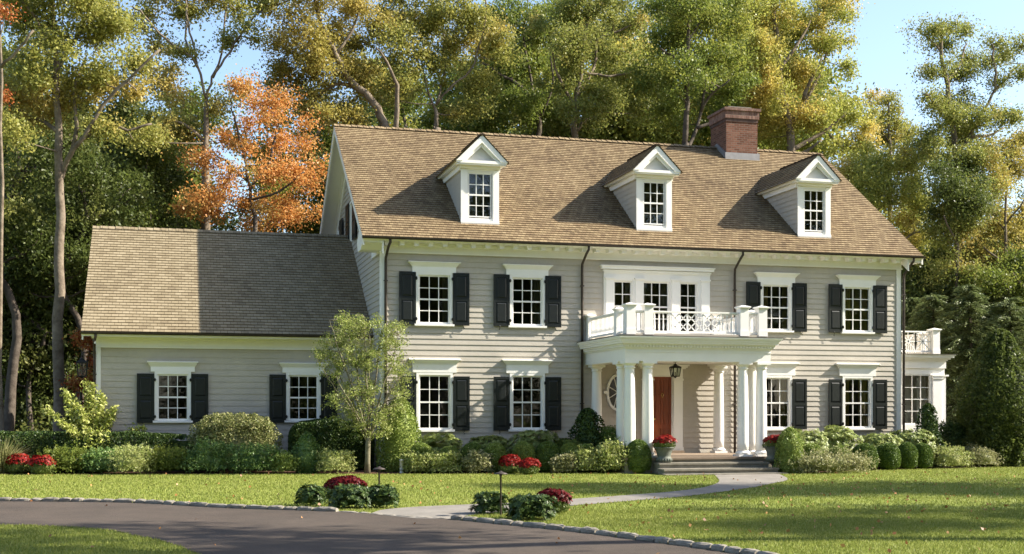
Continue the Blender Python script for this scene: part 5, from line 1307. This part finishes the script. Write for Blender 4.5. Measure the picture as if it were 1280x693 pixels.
tree('dark green round-crowned tree below the autumn-topped one', 11, [(1195, 450), (1196, 360), (1198, 290)], .2, [(1, (1197, 300), (1215, 260)), (-1, (1197, 310), (1180, 270))],
     [(1180, 225, 26, 22), (1215, 215, 26, 22), (1200, 250, 32, 24), (1175, 275, 22, 20), (1225, 260, 22, 22)], 'darkgreen', .12, 1.0, bark='darkbark')
tree('golden tree at the right edge of the photo', 12, [(1262, 470), (1260, 380), (1256, 300), (1258, 240)], .22, [(1, (1258, 290), (1235, 260)), (-1, (1258, 280), (1280, 250)), (0, (1256, 330), (1230, 310))],
     [(1255, 190, 30, 22), (1280, 215, 22, 26), (1250, 235, 28, 24), (1235, 285, 26, 24), (1270, 275, 28, 26), (1225, 320, 24, 20), (1262, 320, 28, 24), (1285, 170, 18, 22), (1235, 200, 18, 14)], 'gold', .125, .9)
tree('green tree low at the right edge above the hemlocks', 9.5, [(1290, 480), (1288, 400), (1285, 340)], .18, [(0, (1287, 370), (1265, 340))], [(1280, 330, 28, 28), (1255, 355, 22, 18), (1290, 380, 24, 26), (1215, 350, 18, 14)], 'green', .12, .95)

# hemlocks with drooping sprays
def hemlock(label, u, Y, vt, rpx):
    s_ = mpp(Y, u); b = onY(u, 540, Y); top = onY(u, vt, Y)[2]; r = root('hemlock', (b[0], Y, 0), label, 'conifer', 'hemlocks on the right'); R = rpx*s_
    mb = MB(); mb.tube([(b[0], Y, -.1), (b[0]+.1, Y, top*.5), (b[0], Y, top*.98)], [.17, .1, .02], 8); Ps = []; nb = 230
    for i in range(nb):
        t = rng.random()**.8; z = .3+t*(top-.4); L_ = R*(1.03-t)**.45*(.75+.4*rng.random()); a = rng.uniform(0, 2*np.pi)
        d = np.array([math.cos(a), math.sin(a), 0]); q = np.linspace(0, 1, 60)[:, None]
        line = np.array([b[0], Y, z])+d*L_*q+np.array([0, 0, 1])*(L_*(.30*q-.42*q*q)); side = np.cross(d, [0, 0, 1])
        mb.tube([tuple(line[0]), tuple(line[30]), tuple(line[-1])], [.02, .012, .004], 4)
        w = .34*L_*q*(1.15-q)
        off = rng.uniform(-1, 1, (60, 1)); Ps.append(line+side*off*w+np.array([0, 0, -1])*np.abs(off)*w*.35+rng.normal(0, .03, (60, 3)))
        off = rng.uniform(-1, 1, (60, 1)); Ps.append(line+side*off*w+np.array([0, 0, -1])*np.abs(off)*w*.5+rng.normal(0, .05, (60, 3)))
    P = np.concatenate(Ps); ax = np.array([b[0], Y, 0]); o = P-ax; o[:, 2] = -.25*np.linalg.norm(o[:, :2], axis=1); V, Fq = leaf_quads(P, .15, .24, unit(o), .75); V[:, 2] = np.maximum(V[:, 2], .02)
    obj_np('crown', V, Fq, LP['hemlock'], r); mb.build('trunk', M['darkbark'], r)
hemlock('feathery hemlock right behind the sunroom balustrade', 1166, 8.5, 368, 62)
hemlock('feathery hemlock between the sunroom and the holly, tallest of the three', 1212, 7.5, 356, 70)
hemlock('feathery hemlock behind the big holly at the right edge', 1262, 7.0, 372, 76)
hemlock('feathery hemlock filling the gap right of the house corner, leftmost of the row', 1138, 10.5, 372, 56)
hemlock('feathery hemlock farther back above the sunroom post, behind the row', 1190, 11.5, 335, 66)
hemlock('feathery hemlock farther back above the holly, behind the row', 1236, 11.5, 345, 70)

# generic woodland trees: a few built once, then copied
def make_wood(seed, Ht, R, m, bark, lowest=.25, n=44000, leaf=.16, r0=.24):
    q = np.random.default_rng(seed); r = root('woodland_tree', (0, 0, 0), None, 'tree'); mb = MB()
    P = bend([np.array([q.normal(0, .18*k), q.normal(0, .18*k), Ht*.9*k/5]) for k in range(6)], 3, .02); Rr = np.linspace(r0, .05, len(P)); P[0] = np.array([0, 0, -.1]); Rr[0] *= 1.3; tubes(mb, P, Rr, 8)
    C = []
    for i in range(16):
        t = q.uniform(lowest, .92); j = int(t*(len(P)-1)); a = q.uniform(0, 6.28); L_ = R*(1-.55*abs(t-.55)/.5)*q.uniform(.7, 1.1)
        e = P[j]+np.array([math.cos(a)*L_, math.sin(a)*L_, L_*q.uniform(.25, .8)]); mid = (P[j]+e)/2+np.array([0, 0, -.15*L_]); B = bend([P[j], mid, e], 3, .04); tubes(mb, B, np.linspace(Rr[j]*.5, .02, len(B)), 5)
        for w in range(6): C.append(P[j]+(e-P[j])*q.uniform(.45, 1.1)+q.normal(0, .22*R, 3)*np.array([1, 1, .7]))
    for w in range(10): C.append(P[-1]+q.normal(0, .2*R, 3))
    C = np.array(C); V, Fq = crown_leaves(C, np.full(len(C), 1.0)*R/3.6*(.7+.6*q.random(len(C))), n, leaf)
    obj_np('crown', V, Fq, LP[m], r); mb.build('trunk', M[bark], r); return r
WT = [make_wood(1, 17, 3.6, 'darkgreen', 'darkbark', .12), make_wood(2, 18, 3.8, 'green', 'bark', .2), make_wood(3, 17, 3.9, 'olive', 'bark', .2), make_wood(4, 15, 3.4, 'yellowgreen', 'darkbark', .25),
      make_wood(5, 9, 2.9, 'darkgreen', 'darkbark', .04, 28000, .15, .12), make_wood(6, 16, 3.6, 'autumnmix', 'bark', .25), make_wood(7, 16, 3.0, 'darkgreen', 'darkbark', .5, 14000)]
used = set()
def wood(k, X, Y, s_, label, group, rz=None):
    o = WT[k] if k not in used else copy_tree(WT[k]); used.add(k)
    o.location = (X, Y, 0); o.scale = (s_, s_, s_*random.Random(int(X*7+Y*3)).uniform(.94, 1.08)); o.rotation_euler = (0, 0, (rng.uniform(0, 6.28) if rz is None else rz)); tag(o, label, 'tree', group); return o
GL = 'dense dark woodland left of the wing'; GB = 'woodland trees seen between the nearer crowns'; GR = 'woodland trees beyond the right end of the house'
def uX(u, Y): return onY(u, 500, Y)[0]
LOOK = {0: 'dense dark green tree', 1: 'mid-green leafy tree', 2: 'olive-green tree', 3: 'yellow-green tree', 4: 'low dark bushy tree', 5: 'autumn-tinted tree', 6: 'dark tree with a long bare trunk'}
MARK = [(-40, 'past the left edge of the photo'), (2, 'at the left edge of the photo'), (32, 'close to the left edge of the photo'), (52, 'just left of the tall forked trunk'), (72, 'directly behind the tall forked trunk'), (97, 'just right of the tall forked trunk'),
        (125, 'over the left roof end of the wing'), (160, 'above the sunlit left part of the wing roof'), (205, 'above the middle of the wing roof'), (240, 'left of the orange maple'), (290, 'directly behind the orange maple'), (345, 'right behind the orange maple beside the main gable'),
        (400, 'above the left gable of the main roof'), (450, 'over the left end of the ridge'), (490, 'just left of the first dormer'), (560, 'above the first dormer'), (610, 'just right of the first dormer'), (650, 'over the ridge between the first two dormers'), (705, 'midway between the first two dormers'),
        (760, 'just left of the second dormer'), (800, 'directly above the second dormer'), (835, 'between the second dormer and the chimney'), (880, 'directly behind the chimney'), (930, 'just right of the chimney'), (960, 'between the chimney and the last dormer'), (1010, 'above the last dormer'), (1062, 'over the sloping right roof edge'),
        (1120, 'above the right eave corner'), (1145, 'above the left post of the sunroom roof'), (1170, 'right above the sunroom balustrade'), (1200, 'between the sunroom and the holly'), (1240, 'directly above the holly'), (1290, 'at the right edge of the photo'), (1335, 'past the right edge of the photo')]
GLT = ((6, 8, 13, .95), (4, 40, 15, 1.0), (0, 25, 20, .95), (4, 95, 17, 1.05), (0, 130, 22, .95), (4, -20, 16, 1.1), (1, 175, 20, .85), (0, 215, 24, .9), (1, 228, 27, 1.0), (6, 95, 14, .8), (4, 150, 27, 1.2), (0, -50, 25, 1.1),
       (2, 60, 30, 1.0), (1, -10, 34, 1.2), (4, 200, 32, 1.3), (0, 80, 38, 1.1), (4, 10, 26, 1.25), (6, 45, 18, .85), (4, 240, 30, 1.2), (4, 290, 34, 1.2), (0, 170, 36, .95), (4, 60, 24, 1.25), (4, 120, 34, 1.4), (0, 10, 42, 1.2), (6, 140, 17, .75))
GBT = ((2, 345, 30, .87), (1, 400, 28, .98), (2, 450, 26, 1.12), (1, 505, 30, 1.2), (3, 560, 32, 1.22), (1, 610, 28, 1.12), (2, 650, 34, 1.35), (5, 705, 30, 1.34), (3, 760, 28, 1.3), (1, 800, 34, 1.36), (3, 830, 28, 1.38),
       (1, 905, 28, 1.42), (3, 955, 34, 1.55), (2, 1010, 30, 1.25), (3, 1065, 32, 1.0), (0, 480, 40, 1.3), (1, 590, 42, 1.5), (2, 740, 42, 1.65), (1, 860, 42, 1.7), (0, 960, 44, 1.6))
GRT = ((3, 1120, 22, .62), (0, 1155, 20, .66), (1, 1200, 22, .7), (5, 1250, 20, .72), (0, 1290, 18, .7), (1, 1140, 30, .8), (0, 1230, 30, .8), (4, 1170, 14, 1.0), (4, 1240, 13, 1.0), (4, 1130, 16, .9), (0, 1330, 15, .75), (4, 1290, 11, .95))
names = {}
for g_, T_ in ((GL, GLT), (GB, GBT), (GR, GRT)):
    for k, u, Y, s_ in T_:
        mk = min(MARK, key=lambda q: abs(q[0]-u))[1]; names.setdefault((k, mk), []).append(Y)
for g_, T_ in ((GL, GLT), (GB, GBT), (GR, GRT)):
    for k, u, Y, s_ in T_:
        mk = min(MARK, key=lambda q: abs(q[0]-u))[1]; ys = sorted(names[(k, mk)]); lb = LOOK[k]+' '+mk
        if len(ys) > 1: lb += ', '+('nearer', 'farther', 'farthest')[ys.index(Y)]+' one'
        wood(k, uX(u, Y), Y, s_, lb, g_)
# trees round the front garden: off the picture, they throw the shadows on the lawn and stand in the window glass
GF = 'trees round the front garden, outside the picture'
for k, X, Y, s_ in ((1, 30, -14.0, .95), (6, 40, -19.5, 1.15), (6, 28, -21.5, .85), (1, 38, -27, 1.2), (6, 18.5, -24.2, 1.4), (4, 30, -63, 1.7), (4, 22, -64, 1.6), (4, 14, -63, 1.7), (4, 5, -64, 1.6), (4, -3, -63, 1.7), (4, -11, -64, 1.6), (4, -19, -62, 1.7), (4, -28, -62, 1.7), (4, 39, -58, 1.7), (4, 48, -52, 1.7), (4, -36, -56, 1.7), (4, 26, -70, 2.0), (4, 18, -71, 2.0), (4, 10, -70, 2.0), (4, 1, -71, 2.0), (4, -7, -70, 2.0), (4, -15, -71, 2.0), (4, -24, -70, 2.0), (4, 35, -69, 2.0), (4, 44, -66, 2.0), (4, 54, -60, 2.0),  (1, 20, -58, 1.5), (0, 8, -60, 1.6), (2, -4, -58, 1.5), (1, -16, -60, 1.6), (0, -28, -56, 1.5), (5, 32, -56, 1.5), (1, 44, -50, 1.6), (0, -40, -48, 1.5), (2, 56, -38, 1.4)):
    wood(k, X, Y, s_, 'tall leafy tree at the edge of the front garden', GF)

# young pale-barked tree in the front bed
def young_tree():
    g = onG(459, 592); Y = g[1]; r = root('young_tree', (g[0], Y, 0), 'young pale-barked tree with fine light green leaves in front of the wing', 'tree'); s_ = mpp(Y); mb = MB()
    f = lambda u, v, dy=0: onY(u, v, Y+dy)
    mb.tube([tuple(f(459, 594)), tuple(f(459.5, 575)), tuple(f(460, 555)), tuple(f(461, 545))], [.10, .075, .075, .06], 10); NPl = [f(461, 545)]; NRl = [.05]
    for tip, dy in (((412, 400), -.5), ((432, 392), .4), ((455, 395), -.2), ((478, 398), .3), ((498, 420), -.4), ((405, 425), .5), ((508, 450), .4), ((400, 455), -.3), ((420, 470), -.8), ((490, 480), -.8), ((462, 420), .9)):
        u1, v1 = tip; B = bend([f(460.5, 550+rng.uniform(-4, 8)), f(461+(u1-461)*.35, 545+(v1-545)*.35, dy*.4), f(461+(u1-461)*.75, 545+(v1-545)*.72, dy*.8), f(u1, v1, dy)], 4, .015)
        mb.tube([tuple(p) for p in B], np.linspace(.035, .006, len(B)), 6); NPl += B[2:]; NRl += [.02]*len(B[2:])
    C = []
    for (u, v, ru, rv, k) in ((455, 410, 40, 18, 50), (425, 425, 26, 22, 34), (490, 430, 22, 22, 30), (455, 450, 44, 26, 75), (415, 460, 20, 18, 20), (500, 462, 16, 20, 22), (455, 490, 38, 20, 50), (440, 520, 26, 16, 24), (478, 518, 20, 18, 26), (402, 442, 12, 10, 14), (460, 535, 40, 12, 26), (425, 500, 20, 18, 22), (500, 498, 14, 20, 16), (430, 400, 12, 8, 10), (497, 408, 10, 8, 8)):
        for i in range(k):
            D = unit(rng.normal(size=3))*rng.random()**.5; C.append(f(u+D[0]*ru, v+D[2]*rv, D[1]*.9))
    C = np.array(C); A_ = np.array(NPl)
    for c in C:
        d = np.linalg.norm(A_-c, axis=1)+np.where(A_[:, 2] > c[2], .6, 0); p0 = A_[int(np.argmin(d))]; mb.tube([tuple(p0), tuple((p0+c)/2+rng.normal(0, .03, 3)), tuple(c+np.array([0, 0, .06]))], [.009, .006, .003], 4)
    V, Fq = crown_leaves(C, np.full(len(C), .17), 20000, .055, flat=.8, asp=.55); obj_np('crown', V, Fq, LP['young'], r); mb.build('trunk', M['palebark'], r)
LP['young'] = leaf_mat('leaf_young_tree', [(.17, .23, .045), (.26, .30, .075), (.35, .365, .13)], trans=.35)
young_tree()
